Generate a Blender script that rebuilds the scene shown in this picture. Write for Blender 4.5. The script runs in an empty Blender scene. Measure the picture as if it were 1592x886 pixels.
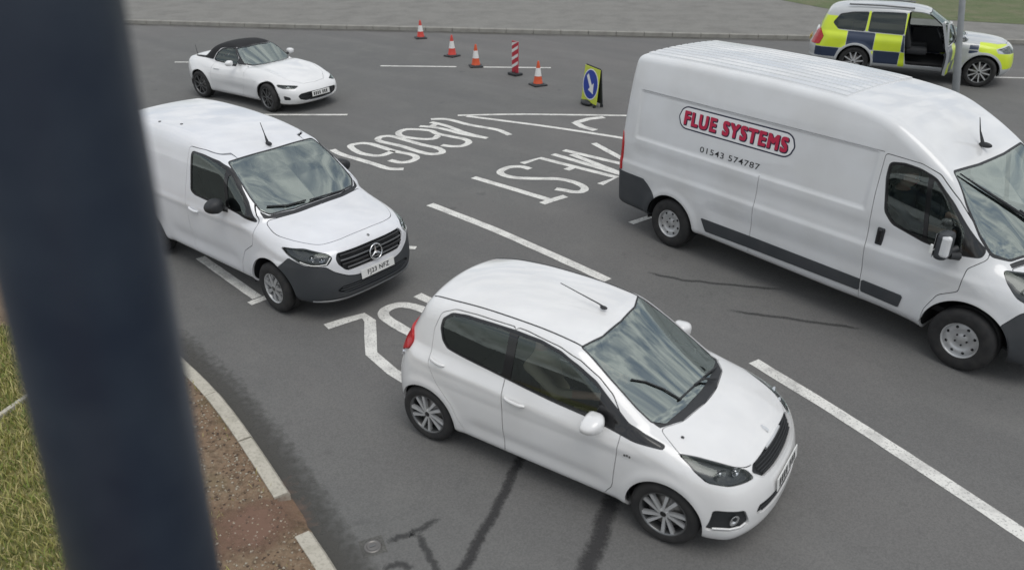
import bpy, bmesh, math, random
import numpy as np
from mathutils import Matrix, Vector
R = math.radians
random.seed(7); rng = np.random.default_rng(7)
scene = bpy.context.scene
col = scene.collection

# ---------------------------------------------------------------- camera
cam_data = bpy.data.cameras.new('camera'); cam = bpy.data.objects.new('camera', cam_data); col.objects.link(cam)
cam_data.sensor_width = 36; cam_data.lens = 28.033; cam_data.clip_start = .05; cam_data.clip_end = 600
cam.matrix_world = Matrix.Translation((0, 0, 4.695)) @ Matrix.Rotation(R(90-27.1736), 4, 'X') @ Matrix.Rotation(R(.1366), 4, 'Z')
cam_data.dof.use_dof = True; cam_data.dof.focus_distance = 10.5; cam_data.dof.aperture_fstop = 1.5
scene.camera = cam

# ---------------------------------------------------------------- sky: bright broken cloud
world = bpy.data.worlds.new('World'); scene.world = world; world.use_nodes = True
wn, wl = world.node_tree.nodes, world.node_tree.links
for n in list(wn): wn.remove(n)
SUN_EL, SUN_AZ = 68, 155          # the sun is behind cloud, high, off to the right behind the camera
w_out = wn.new('ShaderNodeOutputWorld'); w_bg = wn.new('ShaderNodeBackground'); w_sky = wn.new('ShaderNodeTexSky')
w_sky.sky_type = 'NISHITA'; w_sky.sun_disc = False; w_sky.sun_elevation = R(SUN_EL); w_sky.sun_rotation = R(SUN_AZ)
w_sky.air_density = 1.0; w_sky.dust_density = 1.5
w_tc = wn.new('ShaderNodeTexCoord'); w_map = wn.new('ShaderNodeMapping'); w_noise = wn.new('ShaderNodeTexNoise'); w_ramp = wn.new('ShaderNodeValToRGB')
w_map.inputs['Scale'].default_value = (1.6, 1.6, 3.2)
w_noise.inputs['Scale'].default_value = 5.5; w_noise.inputs['Detail'].default_value = 9; w_noise.inputs['Roughness'].default_value = .58
w_ramp.color_ramp.elements[0].position = .36; w_ramp.color_ramp.elements[0].color = (.45, .45, .45, 1)
w_ramp.color_ramp.elements[1].position = .58; w_ramp.color_ramp.elements[1].color = (1, 1, 1, 1)
w_shade = wn.new('ShaderNodeValToRGB')
w_shade.color_ramp.elements[0].position = .34; w_shade.color_ramp.elements[0].color = (4.2, 4.5, 4.7, 1)
w_shade.color_ramp.elements[1].position = .72; w_shade.color_ramp.elements[1].color = (9.2, 9.25, 9.3, 1)
w_mix = wn.new('ShaderNodeMix'); w_mix.data_type = 'RGBA'
wl.new(w_tc.outputs['Generated'], w_map.inputs['Vector']); wl.new(w_map.outputs['Vector'], w_noise.inputs['Vector'])
wl.new(w_noise.outputs['Fac'], w_ramp.inputs['Fac']); wl.new(w_noise.outputs['Fac'], w_shade.inputs['Fac'])
# an overcast sky is about three times brighter overhead than at the horizon
w_sep = wn.new('ShaderNodeSeparateXYZ'); w_up = wn.new('ShaderNodeMapRange'); w_mul = wn.new('ShaderNodeMix'); w_mul.data_type = 'RGBA'; w_mul.blend_type = 'MULTIPLY'; w_mul.inputs['Factor'].default_value = 1
w_up.inputs['From Min'].default_value = 0; w_up.inputs['From Max'].default_value = 1; w_up.inputs['To Min'].default_value = .95; w_up.inputs['To Max'].default_value = 1.08
wl.new(w_tc.outputs['Generated'], w_sep.inputs['Vector']); wl.new(w_sep.outputs['Z'], w_up.inputs['Value'])
wl.new(w_ramp.outputs['Color'], w_mix.inputs['Factor']); wl.new(w_sky.outputs['Color'], w_mix.inputs['A']); wl.new(w_shade.outputs['Color'], w_mul.inputs['A']); wl.new(w_up.outputs['Result'], w_mul.inputs['B']); wl.new(w_mul.outputs['Result'], w_mix.inputs['B'])
wl.new(w_mix.outputs['Result'], w_bg.inputs['Color']); w_bg.inputs['Strength'].default_value = .12
wl.new(w_bg.outputs['Background'], w_out.inputs['Surface'])

# ---------------------------------------------------------------- sun through cloud
sun_data = bpy.data.lights.new('sun', 'SUN'); sun = bpy.data.objects.new('sun', sun_data); col.objects.link(sun)
sun_data.energy = 1.15; sun_data.angle = R(38); sun_data.color = (1, .97, .92)
_az = R(SUN_AZ); _d = Vector((math.sin(_az)*math.cos(R(SUN_EL)), math.cos(_az)*math.cos(R(SUN_EL)), math.sin(R(SUN_EL))))
sun.rotation_euler = _d.to_track_quat('Z', 'Y').to_euler(); sun.location = _d*40

vs = scene.view_settings
vs.view_transform = 'Standard'; vs.look = 'None'; vs.exposure = -0.03; vs.gamma = 1.0; vs.use_curve_mapping = False
scene.cycles.max_bounces = 8; scene.cycles.transparent_max_bounces = 12; scene.cycles.caustics_reflective = False; scene.cycles.caustics_refractive = False
scene.cycles.sample_clamp_indirect = 6
# ---------------------------------------------------------------- materials
MATS = {}
def material(name, color, rough=.5, metal=0., coat=0., spec=.5, noise=None, bump_=None, rough_var=0., emit=None):
    """noise = (scale, amount, second colour, detail); bump_ = (scale, strength, distance)"""
    m = bpy.data.materials.new(name); m.use_nodes = True; nt = m.node_tree; N, L = nt.nodes, nt.links
    b = N['Principled BSDF']; b.inputs['Base Color'].default_value = (*color, 1); b.inputs['Roughness'].default_value = rough
    b.inputs['Metallic'].default_value = metal; b.inputs['Specular IOR Level'].default_value = spec
    b.inputs['Coat Weight'].default_value = coat; b.inputs['Coat Roughness'].default_value = .04
    tc = N.new('ShaderNodeTexCoord')
    if noise:
        nz = N.new('ShaderNodeTexNoise'); nz.inputs['Scale'].default_value = noise[0]; nz.inputs['Detail'].default_value = noise[3] if len(noise) > 3 else 6
        mx = N.new('ShaderNodeMix'); mx.data_type = 'RGBA'; mr = N.new('ShaderNodeMapRange')
        mr.inputs['From Min'].default_value = .38; mr.inputs['From Max'].default_value = .68; mr.inputs['To Max'].default_value = noise[1]
        L.new(tc.outputs['Object'], nz.inputs['Vector']); L.new(nz.outputs['Fac'], mr.inputs['Value']); L.new(mr.outputs['Result'], mx.inputs['Factor'])
        mx.inputs['A'].default_value = (*color, 1); mx.inputs['B'].default_value = (*noise[2], 1); L.new(mx.outputs['Result'], b.inputs['Base Color'])
        if rough_var:
            ma = N.new('ShaderNodeMath'); ma.operation = 'MULTIPLY_ADD'; ma.inputs[1].default_value = rough_var; ma.inputs[2].default_value = rough
            L.new(mr.outputs['Result'], ma.inputs[0]); L.new(ma.outputs[0], b.inputs['Roughness'])
    if bump_:
        nz2 = N.new('ShaderNodeTexNoise'); nz2.inputs['Scale'].default_value = bump_[0]; nz2.inputs['Detail'].default_value = 4
        bp = N.new('ShaderNodeBump'); bp.inputs['Strength'].default_value = bump_[1]; bp.inputs['Distance'].default_value = bump_[2]
        L.new(tc.outputs['Object'], nz2.inputs['Vector']); L.new(nz2.outputs['Fac'], bp.inputs['Height']); L.new(bp.outputs['Normal'], b.inputs['Normal'])
    MATS[name] = m
    return m
def glass(name, tint, ior=1.9, rough=.015):
    m = bpy.data.materials.new(name); m.use_nodes = True; nt = m.node_tree; N, L = nt.nodes, nt.links
    N.remove(N['Principled BSDF']); out = N['Material Output']
    fr = N.new('ShaderNodeFresnel'); fr.inputs['IOR'].default_value = ior
    tr = N.new('ShaderNodeBsdfTransparent'); tr.inputs['Color'].default_value = (*tint, 1)
    gl = N.new('ShaderNodeBsdfGlossy'); gl.inputs['Roughness'].default_value = rough; gl.inputs['Color'].default_value = (.88, .98, .93, 1)
    mx = N.new('ShaderNodeMixShader'); L.new(fr.outputs['Fac'], mx.inputs['Fac']); L.new(tr.outputs[0], mx.inputs[1]); L.new(gl.outputs[0], mx.inputs[2])
    L.new(mx.outputs[0], out.inputs['Surface']); MATS[name] = m
    return m
def paint(name, c, dirt=(.45, .43, .39), amt=.16):
    return material(name, c, .28, coat=1., noise=(1.7, amt, dirt, 9), rough_var=.15)
paint('white_paint', (.80, .80, .80)); paint('van_white', (.74, .75, .76), amt=.22); paint('citan_white', (.77, .78, .81)); paint('roadster_white', (.82, .82, .82), amt=.08)
material('black_plastic', (.022, .024, .027), .55, noise=(40, .5, (.035, .036, .038)), bump_=(220, .12, .002))
material('grey_plastic', (.045, .05, .056), .6, noise=(3, .5, (.075, .077, .08)), bump_=(220, .15, .002))
material('gloss_black', (.008, .008, .009), .12, coat=.5)
material('rubber', (.018, .018, .019), .82, noise=(9, .6, (.045, .043, .040)), bump_=(60, .2, .003))
material('liner', (.010, .010, .011), .9)
material('silver_alloy', (.68, .69, .70), .30, metal=.45, noise=(6, .4, (.40, .39, .37)))
material('steel_rim', (.60, .61, .62), .38, metal=.55, noise=(7, .5, (.36, .35, .33)))
material('dark_alloy', (.20, .205, .21), .32, metal=.8, noise=(6, .5, (.16, .155, .15)))
material('chrome', (.82, .83, .84), .10, metal=1.)
material('brake_iron', (.22, .21, .20), .45, metal=.8)
material('seat_cloth', (.035, .037, .04), .95, bump_=(160, .4, .003))
material('dash', (.03, .031, .033), .7, bump_=(260, .15, .001))
material('head_lining', (.34, .34, .33), .95)
material('plate_white', (.80, .80, .78), .35); material('plate_yellow', (.80, .52, .02), .35); material('ink', (.012, .012, .014), .5)
material('red_lens', (.46, .010, .014), .2, coat=.3); material('amber_lens', (.75, .22, .02), .15, coat=.6)
material('lamp_bowl', (.75, .76, .78), .14, metal=.9); material('lamp_dark', (.03, .032, .035), .25, coat=.4)
glass('windscreen_glass', (.72, .78, .75), 4.0); glass('side_glass', (.80, .86, .86), 2.0); glass('dark_glass', (.10, .11, .11), 1.75); glass('lens', (.92, .93, .94), 1.5)
material('soft_top', (.012, .0125, .014), .88, bump_=(300, .35, .002), noise=(5, .4, (.022, .022, .024)))
material('mirror_glass', (.75, .77, .79), .02, metal=1.)

# ---------------------------------------------------------------- objects
def link(o, parent=None):
    col.objects.link(o)
    if parent is not None: o.parent = parent
    return o
def tag(o, label=None, cat=None, group=None, kind=None):
    for k, v in (('label', label), ('category', cat), ('group', group), ('kind', kind)):
        if v: o[k] = v
    return o
def thing(name, label, cat, loc=(0, 0, 0), rz=0., group=None):
    o = link(bpy.data.objects.new(name, None)); o.location = loc; o.rotation_euler = (0, 0, rz); o.empty_display_size = .2
    return tag(o, label, cat, group)
def mesh_from(name, V, F, mat, smooth=False, normals=None):
    me = bpy.data.meshes.new(name); V = np.asarray(V, np.float32)
    if isinstance(F, np.ndarray):
        k = F.shape[1]; me.vertices.add(len(V)); me.vertices.foreach_set('co', V.ravel())
        me.loops.add(F.size); me.loops.foreach_set('vertex_index', F.astype(np.int32).ravel())
        me.polygons.add(len(F)); me.polygons.foreach_set('loop_start', np.arange(0, F.size, k, dtype=np.int32))
        me.update(calc_edges=True)
    else: me.from_pydata([tuple(v) for v in V], [], F); me.update()
    if smooth: me.polygons.foreach_set('use_smooth', np.ones(len(me.polygons), bool))
    if normals is not None: me.normals_split_custom_set_from_vertices([tuple(n) for n in normals])
    for m in (mat if isinstance(mat, (list, tuple)) else [mat]): me.materials.append(MATS[m])
    return me
def obj(name, me, parent=None, loc=None, rot=None):
    o = bpy.data.objects.new(name, me); link(o, parent)
    if loc is not None: o.location = loc
    if rot is not None: o.rotation_euler = rot
    return o

class MB:
    """collects simple shapes; build() links them as one mesh object"""
    def __init__(s): s.V = []; s.F = []; s.S = []
    def add(s, V, F, smooth=False):
        k = len(s.V); s.V += [tuple(map(float, v)) for v in V]; s.F += [tuple(int(i)+k for i in f) for f in F]; s.S += [smooth]*len(F); return s
    def box(s, c, d, bev=.0, M=None):
        """box with chamfered edges"""
        hx, hy, hz = d[0]/2, d[1]/2, d[2]/2
        if bev <= 0:
            V = [(x, y, z) for x in (-hx, hx) for y in (-hy, hy) for z in (-hz, hz)]
            F = [(0,1,3,2),(4,6,7,5),(0,4,5,1),(2,3,7,6),(0,2,6,4),(1,5,7,3)]
        else:
            b = min(bev, hx*.9, hy*.9, hz*.9); bm = bmesh.new(); bmesh.ops.create_cube(bm, size=1)
            for v in bm.verts: v.co = (v.co.x*2*hx, v.co.y*2*hy, v.co.z*2*hz)
            bmesh.ops.bevel(bm, geom=bm.edges[:], offset=b, segments=2, affect='EDGES', profile=.5)
            bm.verts.index_update(); V = [v.co[:] for v in bm.verts]; F = [[v.index for v in f.verts] for f in bm.faces]; bm.free()
        M = M or Matrix.Identity(4)
        return s.add([(M @ Vector(v))+Vector(c) for v in V], F)
    def tube(s, path, r, n=8, cap=True, smooth=True):
        P = [Vector(p) for p in path]; rs = r if isinstance(r, (list, tuple)) else [r]*len(P); V = []; F = []
        up = None
        for i, p in enumerate(P):
            t = (P[min(i+1, len(P)-1)]-P[max(i-1, 0)]).normalized()
            if up is None: up = t.orthogonal().normalized()
            up = (up-t*up.dot(t)).normalized(); q = t.cross(up)
            for k in range(n):
                a = 2*math.pi*k/n; V.append(p+(up*math.cos(a)+q*math.sin(a))*rs[i])
        for i in range(len(P)-1):
            for k in range(n): F.append((i*n+k, i*n+(k+1) % n, (i+1)*n+(k+1) % n, (i+1)*n+k))
        s.add(V, F, smooth)
        if cap: s.add(V[:n], [tuple(range(n))[::-1]]); s.add(V[-n:], [tuple(range(n))])
        return s
    def lathe(s, prof, n=32, axis='z', smooth=True, a0=0., a1=2*math.pi):
        """prof = (radius, height) pairs"""
        V = []; F = []; full = abs(a1-a0-2*math.pi) < 1e-6; m = n if full else n+1
        for r, h in prof:
            for k in range(m):
                a = a0+(a1-a0)*k/n; c, q = r*math.cos(a), r*math.sin(a)
                V.append((c, q, h) if axis == 'z' else (c, h, q) if axis == 'y' else (h, c, q))
        for i in range(len(prof)-1):
            for k in range(n):
                k2 = (k+1) % m
                F.append((i*m+k, i*m+k2, (i+1)*m+k2, (i+1)*m+k))
        return s.add(V, F, smooth)
    def prism(s, poly, fn, d0, d1):
        """extrude a 2-D outline from depth d0 to d1; fn(u, v, depth) gives the point"""
        n = len(poly); V = [fn(u, v, d0) for u, v in poly]+[fn(u, v, d1) for u, v in poly]
        F = [tuple(range(n))[::-1], tuple(range(n, 2*n))]+[(i, (i+1) % n, n+(i+1) % n, n+i) for i in range(n)]
        return s.add(V, F)
    def ellipsoid(s, c, rad, n=18, m=10, M=None, shape=None):
        V = []; F = []; M = M or Matrix.Identity(3)
        for i in range(m+1):
            th = math.pi*i/m
            for k in range(n):
                a = 2*math.pi*k/n; p = Vector((math.sin(th)*math.cos(a)*rad[0], math.sin(th)*math.sin(a)*rad[1], math.cos(th)*rad[2]))
                if shape: p = shape(p)
                V.append(M @ p+Vector(c))
        for i in range(m):
            for k in range(n): F.append((i*n+k, (i+1)*n+k, (i+1)*n+(k+1) % n, i*n+(k+1) % n))
        return s.add(V, F, True)
    def mesh(s, name, mat):
        me = bpy.data.meshes.new(name); me.from_pydata(s.V, [], s.F); me.update()
        bm = bmesh.new(); bm.from_mesh(me); bmesh.ops.recalc_face_normals(bm, faces=bm.faces[:]); bm.to_mesh(me); bm.free()
        if len(me.polygons) == len(s.S): me.polygons.foreach_set('use_smooth', s.S)
        for m in (mat if isinstance(mat, (list, tuple)) else [mat]): me.materials.append(MATS[m])
        return me
    def build(s, name, mat, parent=None, loc=None, rot=None): return obj(name, s.mesh(name, mat), parent, loc, rot)

def text_mesh(txt, size, bold=0., spacing=1., align='CENTER'):
    """flat outline text as (verts, faces) in its own plane"""
    cu = bpy.data.curves.new('t', 'FONT'); cu.body = txt; cu.size = size; cu.offset = bold; cu.space_character = spacing
    cu.align_x = align; cu.align_y = 'CENTER'; cu.resolution_u = 4
    o = bpy.data.objects.new('t', cu); me = bpy.data.meshes.new_from_object(o)
    V = np.array([v.co[:] for v in me.vertices]).reshape(-1, 3); F = [tuple(p.vertices) for p in me.polygons]
    bpy.data.objects.remove(o); bpy.data.curves.remove(cu); bpy.data.meshes.remove(me)
    return V, F

# ---- points on a car's skin
def skin(f, axis, a, b, lo, hi):
    """outermost crossing along an axis: coordinates (a, b) are the other two in xyz order; searched from hi towards lo"""
    a = np.atleast_1d(np.asarray(a, float)); b = np.atleast_1d(np.asarray(b, float)); t = np.linspace(hi, lo, 220)
    A = np.repeat(a[:, None], 220, 1); B = np.repeat(b[:, None], 220, 1); Tt = np.repeat(t[None], len(a), 0)
    P = np.stack({0: [Tt, A, B], 1: [A, Tt, B], 2: [A, B, Tt]}[axis], -1).reshape(-1, 3)
    v = f(P).reshape(len(a), 220); i = np.clip((v < 0).argmax(1), 1, 219); r = np.arange(len(a))
    v0, v1 = v[r, i-1], v[r, i]; w = np.clip(v0/(v0-v1+1e-12), 0, 1)
    return t[i-1]+(t[i]-t[i-1])*w

class Car:
    """builds the parts of one vehicle from its cut skin"""
    def __init__(s, f, lo, hi, h, root): s.f = f; s.sh = Shell(f, lo, hi, h); s.root = root
    def arches(s, centres, Rr, ymin):
        for cx, cz in centres:
            s.sh.panel('DEL', lambda V, cx=cx, cz=cz: np.maximum(np.hypot(V[:, 0]-cx, V[:, 2]-cz)-Rr, ymin-np.abs(V[:, 1])))
    def slit(s, lin, w, mask, within='body'):
        """a straight open joint of width w along lin = 0"""
        sh = s.sh; sh.cut(lin(sh.V)); sh.cut(lin(sh.V)-w); C = sh.V[sh.T].mean(1); l = lin(C)
        sh.L[(l > 0) & (l < w) & (mask(C) < 0) & (sh.L == sh.names.index(within))] = 1
    def emit(s, lab, name, mat, lr=False, inset=0., flange=.025, parent=None, label=None, xform=None):
        sh = s.sh
        if lab not in sh.names: return []
        sel = sh.L == sh.names.index(lab); out = []
        if not sel.any(): return out
        cy = sh.V[sh.T][:, :, 1].mean(1)
        for m in ([sel & (cy < 0), sel & (cy >= 0)] if lr else [sel]):
            if not m.any(): continue
            T = sh.T[m]; u, inv = np.unique(T, return_inverse=True); T = inv.reshape(-1, 3); N = sh.N[u]; V = sh.V[u]-N*inset
            nv = N.copy()
            if flange > 0:
                E = np.concatenate([T[:, [0, 1]], T[:, [1, 2]], T[:, [2, 0]]]); key = np.sort(E, 1)
                U, ix, ct = np.unique(key, axis=0, return_index=True, return_counts=True); B = E[ix[ct == 1]]
                a, b = B[:, 0], B[:, 1]; k = len(V); m_ = len(B)
                ed = V[b]-V[a]; fn = np.cross(ed, N[a]); fn /= np.maximum(np.linalg.norm(fn, axis=1), 1e-9)[:, None]
                V = np.concatenate([V, V[a], V[b], V[b]-N[b]*flange, V[a]-N[a]*flange]); i = np.arange(m_)
                q = np.stack([k+i+m_, k+i, k+i+3*m_, k+i+2*m_], 1)
                T = np.concatenate([T, q[:, [0, 1, 2]], q[:, [0, 2, 3]]]); nv = np.concatenate([nv, fn, fn, fn, fn])
            if xform is not None:
                V = V @ np.array(xform.to_3x3()).T+np.array(xform.translation); nv = nv @ np.array(xform.to_3x3()).T
            me = mesh_from(name, V, T.astype(np.int32), mat, True, nv); o = obj(name, me, parent or s.root)
            if label: o['label'] = label
            out.append(o)
        return out
    def decal(s, V2, F, kind, place, lift=.002):
        """lay flat outlines on the skin: kind 'side' uses (x, z), 'front' (y, z), 'top' (x, y)"""
        a, b = V2[:, 0], V2[:, 1]; lo, hi = place
        if kind == 'right': y = skin(s.f, 1, a, b, -lo, -hi); return np.stack([a, y-lift, b], 1), F
        if kind == 'left': y = skin(s.f, 1, a, b, lo, hi); return np.stack([a, y+lift, b], 1), F
        if kind == 'front': x = skin(s.f, 0, a, b, lo, hi); return np.stack([x+lift, a, b], 1), F
        z = skin(s.f, 2, a, b, lo, hi); return np.stack([a, b, z+lift], 1), F

def dense(poly, step=.03):
    out = []
    for i in range(len(poly)):
        a, b = np.array(poly[i-1], float), np.array(poly[i], float); n = max(1, int(np.linalg.norm(b-a)/step))
        out += [a+(b-a)*k/n for k in range(n)]
    return out

# ---------------------------------------------------------------- wheels
def make_wheel(R_t, R_r, w, spokes, rim_mat, face_mat, hub=.035, n_bolts=0, dish=.02, cover=None):
    """meshes of one road wheel, outer face towards -y"""
    hw = w/2
    t = MB().lathe([(R_r-.006,-hw+.006),(R_r+.004,-hw-.002),(R_r+.5*(R_t-R_r),-hw-.010),(R_t-.03,-hw-.004),(R_t-.012,-hw+.012),(R_t-.001,-hw+.03),(R_t,-.012),(R_t-.007,-.010),(R_t-.007,.010),(R_t,.012),(R_t-.001,hw-.03),(R_t-.012,hw-.012),(R_t-.03,hw+.004),(R_r,hw)], 48, 'y')
    r = MB().lathe([(R_r+.002,-hw+.001),(R_r-.008,-hw+.000),(R_r-.014,-hw+.012),(R_r-.022,-hw+.06),(R_r-.03,hw-.02),(R_r,hw)], 40, 'y')
    inner = MB().lathe([(R_r-.024,-hw+.075),(.02,-hw+.075)], 32, 'y')
    disc = MB().lathe([(R_r*.72,-hw+.07),(R_r*.72,-hw+.062),(R_r*.38,-hw+.062),(R_r*.36,-hw+.05),(.03,-hw+.05)], 32, 'y')
    fc = MB(); d = -hw+dish
    for poly, d0, d1 in spokes:
        fc.prism(poly, lambda u, v, q: (u, d+q, v), d0, d1)
    fc.lathe([(.0,d-.012),(hub*.8,d-.012),(hub,d-.006),(hub*1.25,d+.004),(hub*1.35,d+.03)], 20, 'y')
    cap = MB().lathe([(.0,d-.016),(hub*.62,d-.015),(hub*.7,d-.011)], 16, 'y')
    return {'tyre': t.mesh('wheel', 'rubber'), 'rim': r.mesh('rim', rim_mat), 'disc': disc.mesh('brake_disc', 'brake_iron'), 'back': inner.mesh('wheel_well', 'liner'),
            'spoke': fc.mesh('spokes', face_mat), 'cap': cap.mesh('hub_cap', 'gloss_black' if cover is None else cover)}
def place_wheel(W, root, x, y, z, steer=0.):
    o = obj('wheel', W['tyre'], root, (x, y, z), (0, random.uniform(0, 6.28), (math.pi if y > 0 else 0)+steer))
    o.rotation_mode = 'YXZ' if False else 'XYZ'
    for k, n in (('rim', 'rim'), ('spoke', 'spokes'), ('disc', 'brake_disc'), ('cap', 'hub_cap'), ('back', 'rim_backing')):
        p = obj('wheel_holes' if k == 'cap' and W.get('cap_stuff') else n, W[k], o)
        if k == 'cap' and W.get('cap_stuff'): p['kind'] = 'stuff'
    return o
def rot_poly(poly, a): c, s = math.cos(a), math.sin(a); return [(u*c-v*s, u*s+v*c) for u, v in poly]
def arch_liner(root, x, z, Rr, y0, y1):
    for sg in (-1, 1):
        m = MB().lathe([(Rr+.012, sg*y1), (Rr+.012, sg*y0), (.04, sg*y0)], 28, 'y', True, -.12, math.pi+.12); m.build('wheel_arch_liner', 'liner', root, (x, 0, z))

def mirror_housing(root, c, sz, mat, sgn, stalk, glass_=True):
    """door mirror: a shell, squared off at the back, with its glass and foot"""
    def shp(p):
        q = p.copy(); k = 1-.25*max(0, -p.z/sz[2]); q.y *= k
        if q.x < -sz[0]*.45: q.x = -sz[0]*.45
        if q.x > 0: q.x *= 1+.35*(1-abs(p.y)/sz[1]); q.z += .10*q.x
        return q
    def shp2(p):      # squarer than an egg, its outer end pulled down to a point
        n_ = [math.copysign(abs(v/s_)**.72, v)*s_*.93 for v, s_ in zip(p, sz)]; q = Vector(n_); o_ = max(0, sgn*q.y/sz[1]); q.z -= .28*sz[2]*o_*o_; q.z *= 1-.28*o_; return shp(q)
    h = MB().ellipsoid(c, sz, 24, 16, None, shp2).build('mirror_housing', mat, root)
    MB().ellipsoid((c[0]-sz[0]*.46, c[1], c[2]), (.006, sz[1]*.80, sz[2]*.80), 18, 10).build('mirror_glass', 'mirror_glass', h)
    MB().tube([(c[0], c[1]-sgn*sz[1]*.7, c[2]-sz[2]*.55), stalk], [.028, .034], 8).build('mirror_foot', 'black_plastic', h)
    return h
def seat(root, x, y, z, mat='seat_cloth'):
    m = MB().box((x+.02, y, z), (.50, .50, .15), .05)
    m.box((x-.27, y, z+.36), (.14, .48, .66), .05, Matrix.Rotation(R(-18), 4, 'Y'))
    s = m.build('seat', mat, root)
    MB().box((x-.42, y, z+.80), (.09, .27, .17), .035, Matrix.Rotation(R(-12), 4, 'Y')).tube([(x-.38, y-.06, z+.66), (x-.41, y-.06, z+.75)], .007, 6).tube([(x-.38, y+.06, z+.66), (x-.41, y+.06, z+.75)], .007, 6).build('headrest', mat, s)
    return s
def steering_wheel(root, c, rad, tilt=28):
    M = Matrix.Rotation(R(90-tilt), 3, 'Y'); n = 28
    ring = [Vector(c)+M @ Vector((math.cos(2*math.pi*k/n)*rad, math.sin(2*math.pi*k/n)*rad, 0)) for k in range(n+1)]
    m = MB().tube(ring, .016, 8, False)
    for a in (0, 125, 235):
        m.tube([Vector(c), Vector(c)+M @ Vector((-math.cos(R(a))*rad*.97, math.sin(R(a))*rad*.97, 0))], .016, 6)
    m.ellipsoid(c, (.03, .07, .07)); m.tube([Vector(c), Vector(c)+Vector((.35, 0, -.16))], .03, 8)
    return m.build('steering_wheel', 'black_plastic', root)
def number_plate(root, M, txt, blocks=None, w=.52, h=.111, mat='plate_white', size=.088):
    """plate whose face looks along +x of M"""
    me = MB().box((0, 0, 0), (.008, w, h), .003); pl = me.build('number_plate', mat, root); pl.matrix_local = M
    if txt:
        V, F = text_mesh(txt, size, .0016, 1.12); V = V*np.array([w*.90/max(np.ptp(V[:, 0]), 1e-6), 1, 1]) if np.ptp(V[:, 0]) > w*.9 else V
        lt = MB().add([(.0058, v[0], v[1]) for v in V], F)
    else:
        lt = MB(); x = -w*.42
        for g, k in enumerate((4, 3)):
            for i in range(k):
                lt.prism([(x, -h*.33), (x+.034, -h*.33), (x+.034, h*.33), (x, h*.33)], lambda u, v, q: (.0045+q, u, v), 0, .0014)
                lt.V[-4:] = lt.V[-4:]; x += .056
            x += .035
    lt.build('plate_characters', 'ink', pl)['kind'] = 'stuff'
    return pl
# ---------------------------------------------------------------- surface modelling (numpy)
def hermite(pts):
    """monotone cubic through (x, v) pairs; returns a vectorised function"""
    a = np.array(pts, float); X, Y = a[:, 0], a[:, 1]
    h = np.diff(X); d = np.diff(Y) / h; m = np.zeros(len(X))
    m[0], m[-1] = d[0], d[-1]
    for i in range(1, len(X) - 1):
        if d[i-1] * d[i] > 0:
            w1, w2 = 2*h[i] + h[i-1], h[i] + 2*h[i-1]
            m[i] = (w1 + w2) / (w1/d[i-1] + w2/d[i])
    def f(q):
        q = np.clip(q, X[0], X[-1])
        i = np.clip(np.searchsorted(X, q) - 1, 0, len(h) - 1)
        t = (q - X[i]) / h[i]; t2 = t*t; t3 = t2*t
        return ((2*t3-3*t2+1)*Y[i] + (t3-2*t2+t)*h[i]*m[i] + (-2*t3+3*t2)*Y[i+1] + (t3-t2)*h[i]*m[i+1])
    return f

def rounded(poly, r, n=5):
    """closed polygon with every corner replaced by a short curve; a point may carry its own radius"""
    P = [np.array(p[:2], float) for p in poly]; R = [p[2] if len(p) > 2 else r for p in poly]; out = []
    for i in range(len(P)):
        a, b, c = P[i-1], P[i], P[(i+1) % len(P)]
        la, lc = np.linalg.norm(a-b), np.linalg.norm(c-b)
        k = min(R[i], .48*la, .48*lc)
        if k < 1e-4: out.append(b); continue
        s, e = b + (a-b)*k/la, b + (c-b)*k/lc
        for t in np.linspace(0, 1, n): out.append((1-t)**2*s + 2*t*(1-t)*b + t*t*e)
    return np.array(out)

def smooth_loop(poly, n=8):
    """closed Catmull-Rom loop"""
    P = np.array(poly, float); m = len(P); out = []
    for i in range(m):
        p0, p1, p2, p3 = P[i-1], P[i], P[(i+1) % m], P[(i+2) % m]
        for t in np.arange(n)/n:
            out.append(.5*((2*p1)+(-p0+p2)*t+(2*p0-5*p1+4*p2-p3)*t*t+(-p0+3*p1-3*p2+p3)*t**3))
    return np.array(out)

def poly_dist(poly, a, b):
    """signed distance (negative inside) of points to a closed polygon"""
    poly = np.asarray(poly, float); a = np.asarray(a, float); b = np.asarray(b, float)
    d2 = np.full(a.shape, 1e9); ins = np.zeros(a.shape, bool)
    for i in range(len(poly)):
        x0, y0 = poly[i-1]; x1, y1 = poly[i]; ex, ey = x1-x0, y1-y0; L = ex*ex+ey*ey
        if L < 1e-14: continue
        t = np.clip(((a-x0)*ex+(b-y0)*ey)/L, 0, 1)
        d2 = np.minimum(d2, (a-x0-t*ex)**2+(b-y0-t*ey)**2)
        if y0 != y1:
            c = (y0 > b) != (y1 > b)
            ins ^= c & (a < (x1-x0)*(b-y0)/(y1-y0)+x0)
    d = np.sqrt(d2)
    return np.where(ins, -d, d)

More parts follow.
